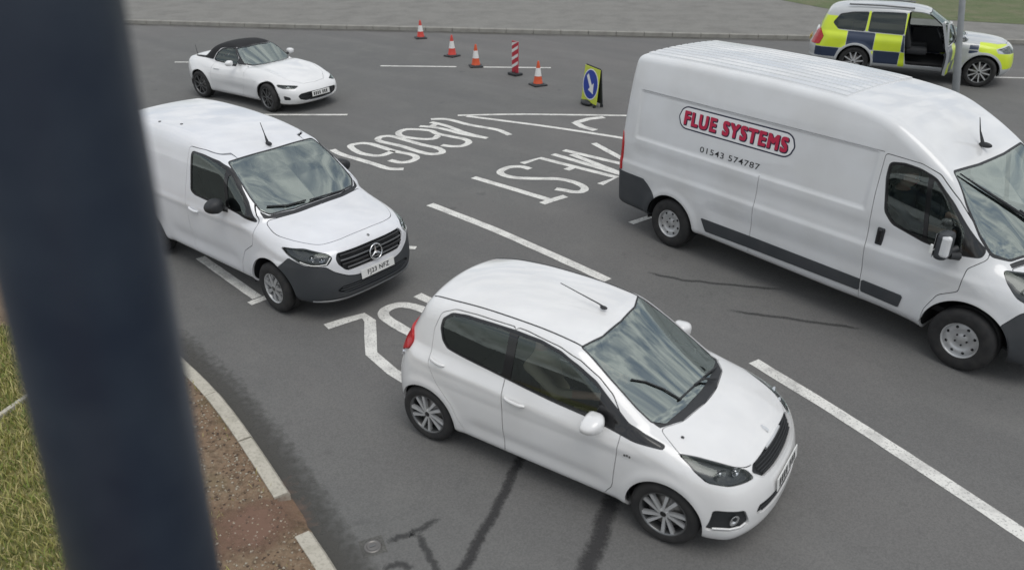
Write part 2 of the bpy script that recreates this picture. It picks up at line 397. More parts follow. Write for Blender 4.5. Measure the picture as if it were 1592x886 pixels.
class Profile:
    """smooth signed distance of a closed outline, kept on a fine grid"""
    def __init__(s, poly, h=.01, pad=.6):
        poly = np.asarray(poly, float); s.h = h
        s.o = poly.min(0) - pad; n = np.ceil((poly.max(0) + pad - s.o)/h).astype(int) + 1
        A, B = np.meshgrid(s.o[0]+h*np.arange(n[0]), s.o[1]+h*np.arange(n[1]), indexing='ij')
        g = poly_dist(poly, A.ravel(), B.ravel()).reshape(A.shape)
        k = np.array([1, 4, 6, 4, 1])/16.
        for ax in (0, 1):
            gp = np.pad(g, [(2, 2) if i == ax else (0, 0) for i in (0, 1)], mode='edge')
            g = sum(k[i]*np.take(gp, np.arange(i, i+g.shape[ax]), axis=ax) for i in range(5))
        s.g = g; s.n = n
    def __call__(s, a, b):
        u = np.clip((a-s.o[0])/s.h, 0, s.n[0]-1.001); v = np.clip((b-s.o[1])/s.h, 0, s.n[1]-1.001)
        i = u.astype(int); j = v.astype(int); u = u-i; v = v-j; g = s.g
        return (g[i, j]*(1-u)+g[i+1, j]*u)*(1-v)+(g[i, j+1]*(1-u)+g[i+1, j+1]*u)*v

def smax(a, b, k):
    h = np.clip(.5+.5*(a-b)/k, 0, 1)
    return b*(1-h)+a*h+k*h*(1-h)
def smin(a, b, k): return -smax(-a, -b, k)
def sstep(x, a, b):
    t = np.clip((x-a)/(b-a), 0, 1); return t*t*(3-2*t)
def bump(x, c, w): return np.exp(-((x-c)/w)**2)

def gradient(f, P, e=.006):
    g = np.empty_like(P)
    for i in range(3):
        d = np.zeros(3); d[i] = e
        g[:, i] = (f(P+d)-f(P-d))/(2*e)
    return g

def mesh_surface(f, lo, hi, h, mirror=True):
    """surface nets of f < 0, symmetric in y, pulled exactly onto the surface"""
    nyh = int(np.ceil(hi[1]/h))
    xs = np.arange(lo[0], hi[0]+h, h); ys = h*np.arange(-nyh, nyh+1); zs = np.arange(lo[2], hi[2]+h, h)
    yh = h*np.arange(0, nyh+1) if mirror else ys; y0 = yh[0]; C = 6
    nx, ny, nz = len(xs), len(yh), len(zs)
    val = np.full((nx, ny, nz), 9., np.float32)
    ci, cj, ck = [np.arange(0, n, C) for n in (nx, ny, nz)]
    G = np.array(np.meshgrid(ci, cj, ck, indexing='ij')).reshape(3, -1).T
    mid = np.stack([lo[0]+h*(G[:, 0]+C/2), y0+h*(G[:, 1]+C/2), lo[2]+h*(G[:, 2]+C/2)], 1)
    cv = f(mid)
    near = np.abs(cv) < 1.35*C*h
    for g, v in zip(G[~near], cv[~near]):
        val[g[0]:g[0]+C, g[1]:g[1]+C, g[2]:g[2]+C] = v
    off = np.array(np.meshgrid(*[np.arange(C)]*3, indexing='ij')).reshape(3, -1).T
    idx = (G[near][:, None, :]+off[None]).reshape(-1, 3)
    idx = idx[(idx[:, 0] < nx) & (idx[:, 1] < ny) & (idx[:, 2] < nz)]
    for s in range(0, len(idx), 400000):
        q = idx[s:s+400000]
        P = np.stack([xs[q[:, 0]], yh[q[:, 1]], zs[q[:, 2]]], 1)
        val[q[:, 0], q[:, 1], q[:, 2]] = f(P)
    if mirror: val = np.concatenate([val[:, :0:-1], val], 1)
    ny = len(ys)
    ins = val < 0
    cs = np.zeros((nx-1, ny-1, nz-1), int)
    for a in (0, 1):
        for b in (0, 1):
            for c in (0, 1): cs += ins[a:nx-1+a, b:ny-1+b, c:nz-1+c]
    act = (cs > 0) & (cs < 8)
    vid = np.full(act.shape, -1); n = act.sum(); vid[act] = np.arange(n)
    I = np.argwhere(act); acc = np.zeros((n, 3)); cnt = np.zeros(n)
    corners = [(a, b, c) for a in (0, 1) for b in (0, 1) for c in (0, 1)]
    for u in corners:
        for ax in range(3):
            if u[ax]: continue
            w = list(u); w[ax] = 1
            va = val[I[:, 0]+u[0], I[:, 1]+u[1], I[:, 2]+u[2]]; vb = val[I[:, 0]+w[0], I[:, 1]+w[1], I[:, 2]+w[2]]
            m = (va < 0) != (vb < 0); t = np.zeros(n); t[m] = va[m]/(va[m]-vb[m])
            p = np.tile(np.array(u, float), (n, 1)); p[:, ax] = t
            acc[m] += p[m]; cnt[m] += 1
    V = np.array([lo[0], ys[0], lo[2]])+h*(I+acc/cnt[:, None])
    Q = []
    for ax in range(3):
        b, c = (ax+1) % 3, (ax+2) % 3
        s0 = [slice(None)]*3; s1 = [slice(None)]*3; s0[ax] = slice(0, -1); s1[ax] = slice(1, None)
        A, B = ins[tuple(s0)], ins[tuple(s1)]
        E = np.argwhere(A != B)
        E = E[(E[:, b] > 0) & (E[:, c] > 0) & (E[:, b] < val.shape[b]-1) & (E[:, c] < val.shape[c]-1)]
        def cell(db, dc):
            q = E.copy(); q[:, b] += db; q[:, c] += dc; return vid[q[:, 0], q[:, 1], q[:, 2]]
        q = np.stack([cell(-1, -1), cell(0, -1), cell(0, 0), cell(-1, 0)], 1)
        fl = ~A[E[:, 0], E[:, 1], E[:, 2]]
        q[fl] = q[fl][:, ::-1]; Q.append(q)
    Q = np.concatenate(Q); Q = Q[(Q >= 0).all(1)]
    for _ in range(4):
        g = gradient(f, V); st = f(V)[:, None]*g/np.maximum((g*g).sum(1), .2)[:, None]
        l = np.linalg.norm(st, axis=1); st *= np.minimum(1, .5*h/np.maximum(l, 1e-9))[:, None]; V = V-st
    return V, np.concatenate([Q[:, [0, 1, 2]], Q[:, [0, 2, 3]]])

class Shell:
    """a car's skin that is cut into panels along outlines drawn in any projection"""
    def __init__(s, f, lo, hi, h):
        s.f = f; s.V, s.T = mesh_surface(f, lo, hi, h); s.L = np.zeros(len(s.T), int); s.names = ['body', 'DEL']
    def lab(s, n):
        if n not in s.names: s.names.append(n)
        return s.names.index(n)
    def cut(s, d):
        """split triangles where d changes sign; d is one value for each vertex"""
        sg = d > 0; t = sg[s.T]; k = t.sum(1); mix = (k == 1) | (k == 2)
        if not mix.any(): return np.where(sg[s.T].all(1), 1, -1)
        T = s.T[mix]; tk = t[mix]; lone = np.where(tk.sum(1) == 1, tk.argmax(1), (~tk).argmax(1))
        r = np.arange(len(T)); a, b, c = T[r, lone], T[r, (lone+1) % 3], T[r, (lone+2) % 3]
        E = np.concatenate([np.sort(np.stack([a, b], 1), 1), np.sort(np.stack([a, c], 1), 1)])
        U, inv = np.unique(E, axis=0, return_inverse=True); inv = inv.ravel()
        d0, d1 = d[U[:, 0]], d[U[:, 1]]; w = np.clip(d0/(d0-d1), .002, .998)
        nv = s.V[U[:, 0]]*(1-w)[:, None]+s.V[U[:, 1]]*w[:, None]
        n0 = len(s.V); s.V = np.concatenate([s.V, nv]); p, q = n0+inv[:len(T)], n0+inv[len(T):]
        lm = s.L[mix]; keep = ~mix; da = np.where(d[a] > 0, 1, -1)
        side = np.concatenate([np.where(t[keep].all(1), 1, -1), da, -da, -da])
        s.T = np.concatenate([s.T[keep], np.stack([a, p, q], 1), np.stack([p, b, c], 1), np.stack([p, c, q], 1)])
        s.L = np.concatenate([s.L[keep], lm, lm, lm])
        return side
    def panel(s, name, fn, gap=0., within=('body',), gapname='DEL'):
        side = s.cut(fn(s.V)); w = np.isin(s.L, [s.lab(n) for n in within])
        new = (side < 0) & w
        # the strip round the panel
        if gap > 0:
            s.L[new] = -7
            side = s.cut(fn(s.V)-gap); w = np.isin(s.L, [s.lab(n) for n in within])
            s.L[(side < 0) & w] = s.lab(gapname); s.L[s.L == -7] = s.lab(name)
        else: s.L[new] = s.lab(name)
    def finish(s):
        for _ in range(2):
            g = gradient(s.f, s.V); st = s.f(s.V)[:, None]*g/np.maximum((g*g).sum(1), .2)[:, None]
            l = np.linalg.norm(st, axis=1); st *= np.minimum(1, .006/np.maximum(l, 1e-9))[:, None]; s.V = s.V-st
        g = gradient(s.f, s.V); s.N = g/np.maximum(np.linalg.norm(g, axis=1), 1e-6)[:, None]

def side_of(poly, r=.0, ymin=.4, sgn=0, n=5):
    """outline drawn in the side view (x, z); sgn -1 / 1 keeps one side of the car only"""
    pl = rounded(poly, r, n) if r > 0 else np.array([p[:2] for p in poly], float)
    def fn(V):
        yy = np.abs(V[:, 1]) if sgn == 0 else sgn*V[:, 1]
        return np.maximum(poly_dist(pl, V[:, 0], V[:, 2]), ymin-yy)
    return fn
def top_of(poly, r=.0, zmin=.0, mirror=True):
    pl = rounded(poly, r) if r > 0 else np.array(poly, float)
    def fn(V): return np.maximum(poly_dist(pl, V[:, 0], np.abs(V[:, 1]) if mirror else V[:, 1]), zmin-V[:, 2])
    return fn
def front_of(poly, r=.0, xmin=0., mirror=True, back=False):
    pl = rounded(poly, r) if r > 0 else np.array(poly, float)
    def fn(V):
        lim = (V[:, 0]-xmin) if back else (xmin-V[:, 0])
        return np.maximum(poly_dist(pl, np.abs(V[:, 1]) if mirror else V[:, 1], V[:, 2]), lim)
    return fn

# ---- the five vehicles: x forward from the rear axle, y left, z up from the road
def arch_flare(x, z, centres, R, amt, w=.05):
    return sum(amt*bump(np.hypot(x-cx, z-cz), R, w) for cx, cz in centres)

def sdf_hatchback():
    tubp = Profile(smooth_loop([(-.40,.22),(-.46,.34),(-.475,.50),(-.46,.66),(-.425,.80),(-.385,.92),(-.33,.985),(-.2,1.0),(.4,1.0),(1.0,.985),(1.6,.965),(2.05,.955),(2.3,.955),(2.5,.915),(2.7,.855),(2.83,.80),(2.93,.715),(3.0,.60),(3.035,.48),(3.045,.36),(3.03,.24),(2.93,.165),(2.6,.16),(2,.175),(1,.175),(0,.19)], 5))
    cabp = Profile(rounded([(-.40,.8),(-.40,.95,.1),(-.33,1.10,.1),(-.20,1.335,.1),(-.14,1.385,.06),(.1,1.435,.2),(.45,1.462,.2),(.8,1.462,.2),(1.12,1.45,.2),(1.47,1.405,.10),(1.75,1.265,.3),(2.38,.915,.1),(2.45,.8)], .05))
    bowf = hermite([(0,0),(.15,.004),(.3,.02),(.47,.06),(.6,.115),(.67,.165),(.75,.265),(.82,.40),(.95,.75)])
    bowr = hermite([(0,0),(.3,.012),(.5,.035),(.65,.08),(.75,.15),(.85,.30)])
    wp = hermite([(-.5,.735),(-.2,.785),(0,.80),(.5,.803),(1.2,.803),(2,.803),(2.34,.807),(2.7,.80),(3.05,.78)])
    sec = hermite([(.05,.12),(.18,.055),(.28,.02),(.42,.004),(.6,0),(.75,.008),(.86,.024),(.95,.055),(1.05,.12)])
    wc = hermite([(-.45,.62),(-.2,.685),(.1,.725),(.6,.742),(1.3,.742),(1.7,.735),(2.0,.725),(2.4,.70)])
    lean = hermite([(.7,-.06),(.95,.0),(1.1,.044),(1.25,.094),(1.35,.132),(1.46,.185)])
    line = hermite([(-.5,.86),(.3,.845),(1.2,.80),(1.9,.76),(2.6,.74)])
    def f(P):
        x, y, z = P[:, 0], P[:, 1], P[:, 2]; ay = np.abs(y)
        xf = sstep(x, 1.0, 2.3); xr = 1-sstep(x, -.1, .7)
        tub = tubp(x+xf*bowf(ay)-xr*bowr(ay), z+.055*(ay/.7)**2*sstep(z, .6, .9))
        W = wp(x)-sec(z)+arch_flare(x, z, ((0,.285),(2.34,.285)), .345, .012)
        W = W+.012*bump(z, line(x), .045)*sstep(x, -.2, .2)*(1-sstep(x, 1.9, 2.3))-.014*bump(z, .37, .07)*sstep(x, .35, .6)*(1-sstep(x, 1.7, 1.95))
        tub = smax(tub, ay-W, .10)
        cab = cabp(x+xf*.12*(ay/.62)**2-xr*.07*(ay/.6)**2, z+.05*(ay/.55)**2)
        cab = smax(cab, (ay-(wc(x)-lean(z)))*.93, .10)
        d = smin(tub, cab, .045)
        # bumper mouth
        return d
    return f, (-.6, -.9, .1), (3.15, .9, 1.55)

def sdf_panel_van():
    prof = Profile(rounded([(-1.0,.36),(-1.09,.40),(-1.10,.9,.05),(-1.09,1.5,.1),(-1.03,2.25,.1),(-.99,2.54,.12),(0,2.565,.3),(1.2,2.565,.3),(2.15,2.535,.3),(2.75,2.455,.3),(3.15,2.25,.25),(3.47,2.025,.08),(3.85,1.70,.3),(4.32,1.25,.10),(4.55,1.17,.15),(4.76,1.05,.12),(4.86,.92,.1),(4.93,.72,.1),(4.96,.5,.1),(4.93,.3,.1),(4.75,.26),(4.3,.28),(3.5,.31),(0,.33)], .05))
    W0 = hermite([(.15,.90),(.3,.945),(.42,.985),(.6,1.0),(.85,1.012),(1.0,1.018),(1.08,1.002),(1.3,.995),(1.40,.985),(1.6,.968),(2.0,.928),(2.25,.895),(2.45,.86),(2.6,.83)])
    bowf = hermite([(0,0),(.3,.02),(.5,.06),(.65,.12),(.8,.22),(.9,.33),(.98,.5),(1.1,.9)])
    bows = hermite([(0,0),(.4,.03),(.6,.075),(.8,.14),(.95,.22),(1.1,.3)])
    wx = hermite([(-1.1,.97),(-.8,.995),(0,1.),(2.8,1.),(3.4,.995),(4.0,.975),(4.5,.955),(5,.94)])
    def f(P):
        x, y, z = P[:, 0], P[:, 1], P[:, 2]; ay = np.abs(y)
        xf = sstep(x, 2.9, 4.1); lo = 1-sstep(z, 1.05, 1.45); xr = 1-sstep(x, -1.05, -.4)
        b = xf*(bowf(ay)*lo+bows(ay)*(1-lo)*(1-sstep(z, 1.5, 2.1)))-xr*.05*(ay/.95)**4
        d = prof(x+b, z+.03*(ay/.8)**2*sstep(z, 1.9, 2.4)+.05*(ay/.8)**2*xf*(1-sstep(z, 1.3, 1.6)))
        W = W0(z)*wx(x)+arch_flare(x, z, ((0,.345),(4.035,.345)), .44, .018, .06)
        inx = sstep(x, -.78, -.72)*(1-sstep(x, 2.68, 2.74))
        W = W-.014*inx*sstep(z, 1.40, 1.44)*(1-sstep(z, 2.04, 2.08))
        W = W-.012*sstep(x, -.85, -.7)*(1-sstep(x, 3.5, 3.8))*bump(z, 1.22, .10)
        W = W-.012*bump(z, .75, .10)*sstep(x, .5, .8)*(1-sstep(x, 3.3, 3.6))
        return smax(d, ay-W, .09+.04*sstep(x, 2.4, 3.2)+.09*sstep(x, 3.8, 4.4))
    return f, (-1.25, -1.15, .15), (5.1, 1.15, 2.62)

def sdf_small_van():
    prof = Profile(rounded([(-.82,.30),(-.92,.38),(-.93,.8,.1),(-.90,1.15,.1),(-.84,1.62,.1),(-.74,1.80,.14),(-.2,1.845,.3),(.5,1.85,.3),(1.1,1.815,.3),(1.50,1.745,.2),(1.80,1.655,.06),(2.15,1.44,.3),(2.66,1.10,.10),(3.0,1.055,.15),(3.3,.985,.15),(3.50,.90,.10),(3.56,.80,.06),(3.585,.62,.1),(3.60,.45,.1),(3.56,.27,.08),(3.35,.235),(2.7,.25),(0,.27)], .05))
    W0 = hermite([(.1,.80),(.24,.835),(.36,.862),(.5,.874),(.75,.878),(.95,.874),(1.05,.866),(1.15,.848),(1.3,.812),(1.5,.762),(1.65,.715),(1.8,.655),(1.95,.60)])
    bowf = hermite([(0,0),(.2,.004),(.4,.022),(.55,.065),(.66,.135),(.75,.235),(.84,.41),(.95,.75)])
    bows = hermite([(0,0),(.4,.025),(.6,.065),(.75,.115),(.9,.2)])
    wx = hermite([(-1,.965),(-.6,.99),(0,1),(2.2,1),(2.7,1.0),(3.2,.99),(3.7,.97)])
    def f(P):
        x, y, z = P[:, 0], P[:, 1], P[:, 2]; ay = np.abs(y)
        xf = sstep(x, 1.5, 2.6); lo = 1-sstep(z, 1.0, 1.15); xr = 1-sstep(x, -.9, -.2)
        b = xf*(bowf(ay)*lo+bows(ay)*(1-lo)*(1-sstep(z, 1.3, 1.65)))-xr*.05*(ay/.85)**4
        d = prof(x+b, z+.035*(ay/.7)**2*sstep(z, 1.3, 1.7)+.055*(ay/.75)**2*sstep(x, 2.2, 2.8)*sstep(z, .7, .9)*(1-sstep(z, 1.1, 1.3)))
        W = W0(z)*wx(x)+arch_flare(x, z, ((0,.315),(2.716,.315)), .385, .016, .06)
        W = W+.010*bump(z, .98, .05)*(1-sstep(x, 2.2, 2.6))-.016*bump(z, .50, .10)*sstep(x, .5, .8)*(1-sstep(x, 1.9, 2.2))
        W = W+.012*sstep(x, 2.75, 2.95)*(1-sstep(z, .70, .74))*sstep(z, .2, .4)
        return smax(d, ay-W, .13)
    return f, (-1.05, -1.0, .15), (3.75, 1.0, 1.95)

def sdf_roadster():
    tubp = Profile(smooth_loop([(-.66,.26),(-.77,.36),(-.80,.52),(-.79,.68),(-.73,.82),(-.58,.895),(-.2,.90),(.3,.875),(.9,.85),(1.5,.865),(1.8,.875),(2.1,.835),(2.45,.765),(2.75,.675),(2.95,.585),(3.06,.48),(3.09,.37),(3.07,.26),(2.95,.175),(2.5,.155),(1.2,.16),(0,.17)], 5))
    cabp = Profile(rounded([(-.30,.7),(-.28,.86,.1),(-.02,1.03,.2),(.28,1.22,.2),(.65,1.29,.2),(.95,1.27,.15),(1.13,1.22,.05),(1.45,1.01,.2),(1.80,.79,.1),(1.85,.7)], .05))
    bowf = hermite([(0,0),(.2,.01),(.4,.04),(.55,.09),(.66,.16),(.75,.27),(.83,.44),(.95,.8)])
    bowr = hermite([(0,0),(.3,.03),(.5,.09),(.65,.18),(.75,.30),(.87,.5)])
    wp = hermite([(-.9,.76),(-.5,.82),(0,.858),(.5,.842),(1.1,.826),(1.7,.842),(2.31,.858),(2.8,.83),(3.2,.80)])
    sec = hermite([(.05,.12),(.16,.07),(.26,.035),(.4,.01),(.52,0),(.62,.008),(.72,.035),(.82,.085),(.95,.18)])
    lean = hermite([(.7,-.04),(.86,0),(1.0,.055),(1.12,.115),(1.25,.20)])
    def f(P):
        x, y, z = P[:, 0], P[:, 1], P[:, 2]; ay = np.abs(y)
        xf = sstep(x, 1.0, 2.2); xr = 1-sstep(x, -.1, .6)
        lift = (.055*bump(x, 2.30, .42)+.045*bump(x, .0, .45))*bump(ay, .64, .15)
        tub = tubp(x+xf*bowf(ay)-xr*bowr(ay), z-lift+.03*(ay/.7)**2*sstep(z, .5, .7))
        W = wp(x)-sec(z)+arch_flare(x, z, ((0,.315),(2.31,.315)), .355, .014, .06)-.02*bump(z, .38, .1)*bump(x, 1.2, .5)
        tub = smax(tub, ay-W, .12)
        cab = cabp(x+xf*.14*(ay/.6)**2-xr*.10*(ay/.6)**2, z+.045*(ay/.5)**2)
        cab = smax(cab, (ay-(.69-.10*(1-sstep(x, -.3, .4))-lean(z)))*.93, .10)
        return smin(tub, cab, .03)
    return f, (-.95, -1.0, .1), (3.2, 1.0, 1.32)

def sdf_suv():
    tubp = Profile(smooth_loop([(-1.08,.36),(-1.19,.50),(-1.22,.68),(-1.17,.85),(-1.12,1.0),(-1.05,1.12),(-.8,1.15),(0,1.13),(1,1.11),(2.0,1.10),(2.5,1.13),(3.0,1.105),(3.35,1.05),(3.50,.985),(3.62,.88),(3.67,.72),(3.69,.52),(3.65,.36),(3.5,.27),(2.9,.26),(1.5,.27),(0,.28)], 5))
    cabp = Profile(rounded([(-1.06,.9),(-1.04,1.1,.1),(-.93,1.42,.15),(-.80,1.66,.12),(-.55,1.725,.2),(0,1.765,.3),(.8,1.78,.3),(1.25,1.75,.2),(1.58,1.69,.12),(2.0,1.42,.3),(2.62,1.04,.1),(2.7,.9)], .05))
    bowf = hermite([(0,0),(.3,.012),(.5,.045),(.7,.12),(.82,.22),(.92,.40),(1.05,.8)])
    bowr = hermite([(0,0),(.4,.02),(.6,.06),(.8,.15),(.92,.30),(1.05,.5)])
    wp = hermite([(-1.2,.90),(-.7,.945),(0,.962),(1.5,.955),(2.95,.965),(3.4,.95),(3.9,.92)])
    sec = hermite([(.1,.12),(.28,.05),(.45,.012),(.7,0),(.9,.008),(1.02,.03),(1.12,.075),(1.25,.16)])
    lean = hermite([(.9,-.04),(1.1,.0),(1.3,.06),(1.5,.13),(1.65,.19),(1.8,.26)])
    wc = hermite([(-1.1,.80),(-.5,.865),(.3,.885),(1.6,.885),(2.7,.84)])
    def f(P):
        x, y, z = P[:, 0], P[:, 1], P[:, 2]; ay = np.abs(y)
        xf = sstep(x, 1.6, 2.9); xr = 1-sstep(x, -.7, .2)
        tub = tubp(x+xf*bowf(ay)-xr*bowr(ay), z+.05*(ay/.8)**2*sstep(z, .7, 1.0))
        W = wp(x)-sec(z)+arch_flare(x, z, ((0,.37),(2.95,.37)), .44, .018, .06)-.015*bump(z, .55, .12)*bump(x, 1.5, .8)
        tub = smax(tub, ay-W, .12)
        cab = cabp(x+xf*.13*(ay/.7)**2-xr*.06*(ay/.7)**2, z+.045*(ay/.6)**2)
        cab = smax(cab, (ay-(wc(x)-lean(z)))*.93, .11)
        return smin(tub, cab, .04)
    return f, (-1.4, -1.1, .2), (3.9, 1.1, 1.85)
# ---------------------------------------------------------------- ground
def ground_mat(name, base, specs, rough=.9, bump_=(90, .5, .004), aggregate=0.):
    """base colour overlaid by noises: (scale, from, to, colour, amount)"""
    m = bpy.data.materials.new(name); m.use_nodes = True; N, L = m.node_tree.nodes, m.node_tree.links; b = N['Principled BSDF']
    tc = N.new('ShaderNodeTexCoord'); last = None
    rgb = N.new('ShaderNodeRGB'); rgb.outputs[0].default_value = (*base, 1); last = rgb.outputs[0]
    for i, (sc, lo, hi, c, amt) in enumerate(specs):
        nz = N.new('ShaderNodeTexNoise'); nz.inputs['Scale'].default_value = sc; nz.inputs['Detail'].default_value = 6; nz.inputs['Roughness'].default_value = .6
        mp = N.new('ShaderNodeMapping'); mp.inputs['Location'].default_value = (i*7.3, i*3.1, 0); L.new(tc.outputs['Object'], mp.inputs['Vector']); L.new(mp.outputs['Vector'], nz.inputs['Vector'])
        mr = N.new('ShaderNodeMapRange'); mr.inputs['From Min'].default_value = lo; mr.inputs['From Max'].default_value = hi; mr.inputs['To Max'].default_value = amt
        mx = N.new('ShaderNodeMix'); mx.data_type = 'RGBA'; L.new(nz.outputs['Fac'], mr.inputs['Value']); L.new(mr.outputs['Result'], mx.inputs['Factor'])
        L.new(last, mx.inputs['A']); mx.inputs['B'].default_value = (*c, 1); last = mx.outputs['Result']
    if aggregate:
        for k_, (ang, sx, sy, lo, hi, c_, amt) in enumerate(((-40, .9, .10, .46, .72, (.130, .130, .129), .6), (-40, 1.3, .22, .50, .74, (.20, .198, .19), .4), (2, .12, 1.1, .48, .70, (.135, .134, .13), .4))):
            nz = N.new('ShaderNodeTexNoise'); nz.inputs['Scale'].default_value = 1; nz.inputs['Detail'].default_value = 7; mp = N.new('ShaderNodeMapping'); mp.vector_type = 'TEXTURE'; mp.inputs['Rotation'].default_value = (0, 0, R(ang)); mp.inputs['Scale'].default_value = (1/sy, 1/sx, 1); mp.inputs['Location'].default_value = (k_*5., k_*2., 0)
            L.new(tc.outputs['Object'], mp.inputs['Vector']); L.new(mp.outputs['Vector'], nz.inputs['Vector']); mr = N.new('ShaderNodeMapRange'); mr.inputs['From Min'].default_value = lo; mr.inputs['From Max'].default_value = hi; mr.inputs['To Max'].default_value = amt
            mx = N.new('ShaderNodeMix'); mx.data_type = 'RGBA'; L.new(nz.outputs['Fac'], mr.inputs['Value']); L.new(mr.outputs['Result'], mx.inputs['Factor']); L.new(last, mx.inputs['A']); mx.inputs['B'].default_value = (*c_, 1); last = mx.outputs['Result']
        vo = N.new('ShaderNodeTexVoronoi'); vo.inputs['Scale'].default_value = 95; L.new(tc.outputs['Object'], vo.inputs['Vector'])
        hs = N.new('ShaderNodeSeparateColor'); L.new(vo.outputs['Color'], hs.inputs['Color'])
        mr = N.new('ShaderNodeMapRange'); mr.inputs['To Min'].default_value = 1-aggregate; mr.inputs['To Max'].default_value = 1+aggregate; L.new(hs.outputs['Red'], mr.inputs['Value'])
        mu = N.new('ShaderNodeMix'); mu.data_type = 'RGBA'; mu.blend_type = 'MULTIPLY'; mu.inputs['Factor'].default_value = 1; L.new(last, mu.inputs['A']); L.new(mr.outputs['Result'], mu.inputs['B']); last = mu.outputs['Result']
    L.new(last, b.inputs['Base Color']); b.inputs['Roughness'].default_value = rough; b.inputs['Specular IOR Level'].default_value = .35
    nz = N.new('ShaderNodeTexNoise'); nz.inputs['Scale'].default_value = bump_[0]; nz.inputs['Detail'].default_value = 5; bp = N.new('ShaderNodeBump'); bp.inputs['Strength'].default_value = bump_[1]; bp.inputs['Distance'].default_value = bump_[2]
    L.new(tc.outputs['Object'], nz.inputs['Vector']); L.new(nz.outputs['Fac'], bp.inputs['Height']); L.new(bp.outputs['Normal'], b.inputs['Normal'])
    MATS[name] = m
    return m
ground_mat('asphalt', (.148, .148, .143), [(.35, .42, .70, (.130, .130, .128), .9), (1.3, .50, .72, (.178, .176, .168), .6), (6, .55, .75, (.118, .118, .117), .5), (2.4, .62, .70, (.085, .085, .085), .55), (.11, .45, .62, (.160, .152, .148), .7)], .88, (120, .45, .003), .13)
ground_mat('tar', (.035, .035, .036), [(9, .45, .7, (.075, .075, .075), .8)], .6)
ground_mat('gutter_dark', (.085, .083, .076), [(5, .42, .68, (.12, .115, .10), .8), (30, .5, .7, (.05, .048, .043), .7)], .95, (80, .6, .006), .2)
ground_mat('road_paint', (.76, .75, .71), [(4, .46, .66, (.48, .47, .45), .8), (45, .54, .66, (.24, .24, .23), .75)], .7, (140, .4, .002))
ground_mat('concrete', (.50, .47, .40), [(6, .45, .7, (.36, .34, .28), .8), (40, .5, .7, (.22, .20, .16), .6)], .9, (60, .5, .004))
ground_mat('far_concrete', (.34, .33, .30), [(3, .45, .7, (.26, .25, .23), .8)], .9)
ground_mat('far_paving', (.22, .215, .20), [(1.2, .42, .7, (.16, .155, .145), .8), (9, .5, .7, (.28, .27, .25), .5)], .92)
ground_mat('soil', (.205, .138, .090), [(1.6, .45, .65, (.235, .175, .115), .8), (12, .48, .68, (.075, .052, .034), .8), (50, .55, .7, (.33, .28, .21), .6), (.9, .55, .68, (.10, .10, .045), .5)], .97, (40, .9, .012))
ground_mat('red_soil', (.20, .105, .075), [(5, .45, .68, (.135, .075, .055), .9), (40, .5, .7, (.28, .18, .13), .5)], .97, (50, .8, .008))
ground_mat('turf', (.16, .16, .06), [(.9, .42, .62, (.26, .22, .10), .9), (7, .5, .7, (.05, .06, .02), .7)], .97, (30, .9, .015))
ground_mat('far_grass', (.12, .15, .07), [(.8, .42, .62, (.17, .17, .10), .9), (5, .5, .7, (.08, .10, .045), .7)], .97, (18, .9, .03))

def sheet(name, poly, z, mat, parent=None, kind='structure'):
    o = obj(name, mesh_from(name, [(x, y, z) for x, y in poly], [tuple(range(len(poly)))], mat), parent)
    if parent is None: o['kind'] = kind
    return o
def catmull(P, n=6):
    P = [np.array(p, float) for p in P]; out = []
    for i in range(len(P)-1):
        p0, p1, p2, p3 = P[max(i-1, 0)], P[i], P[i+1], P[min(i+2, len(P)-1)]
        for t in np.arange(n)/n: out.append(.5*((2*p1)+(-p0+p2)*t+(2*p0-5*p1+4*p2-p3)*t*t+(-p0+3*p1-3*p2+p3)*t**3))
    return out+[P[-1]]
def ribbon(path, w, z, jitter=0., taper=None):
    P = np.array(path, float); n = len(P); T = np.gradient(P, axis=0); T /= np.linalg.norm(T, axis=1)[:, None]; Nn = np.stack([-T[:, 1], T[:, 0]], 1)
    ws = np.full(n, w/2.) if taper is None else np.interp(np.linspace(0, 1, n), np.linspace(0, 1, len(taper)), taper)*w/2
    ja = 1+jitter*rng.uniform(-1, 1, n); jb = 1+jitter*rng.uniform(-1, 1, n)
    A = P+Nn*(ws*ja)[:, None]; B = P-Nn*(ws*jb)[:, None]
    V = np.concatenate([np.c_[A, np.full(n, z)], np.c_[B, np.full(n, z)]]); F = [(i, i+1, n+i+1, n+i) for i in range(n-1)]
    return V, F
def mark(name, paths, w, parent, z=.004, mat='road_paint', smooth=True, jitter=.05, taper=None):
    """paint or tar laid on the road; the strokes of one character are one mark"""
    m = MB()
    for i, p in enumerate(paths):
        V, F = ribbon(catmull(p, 7) if smooth and len(p) > 2 else [np.array(p[0])+(np.array(p[-1])-np.array(p[0]))*t for t in np.linspace(0, 1, 14)] if len(p) == 2 else p, w, z+.0012*i, jitter, taper)
        m.add(V, F)
    return m.build(name, mat, parent)

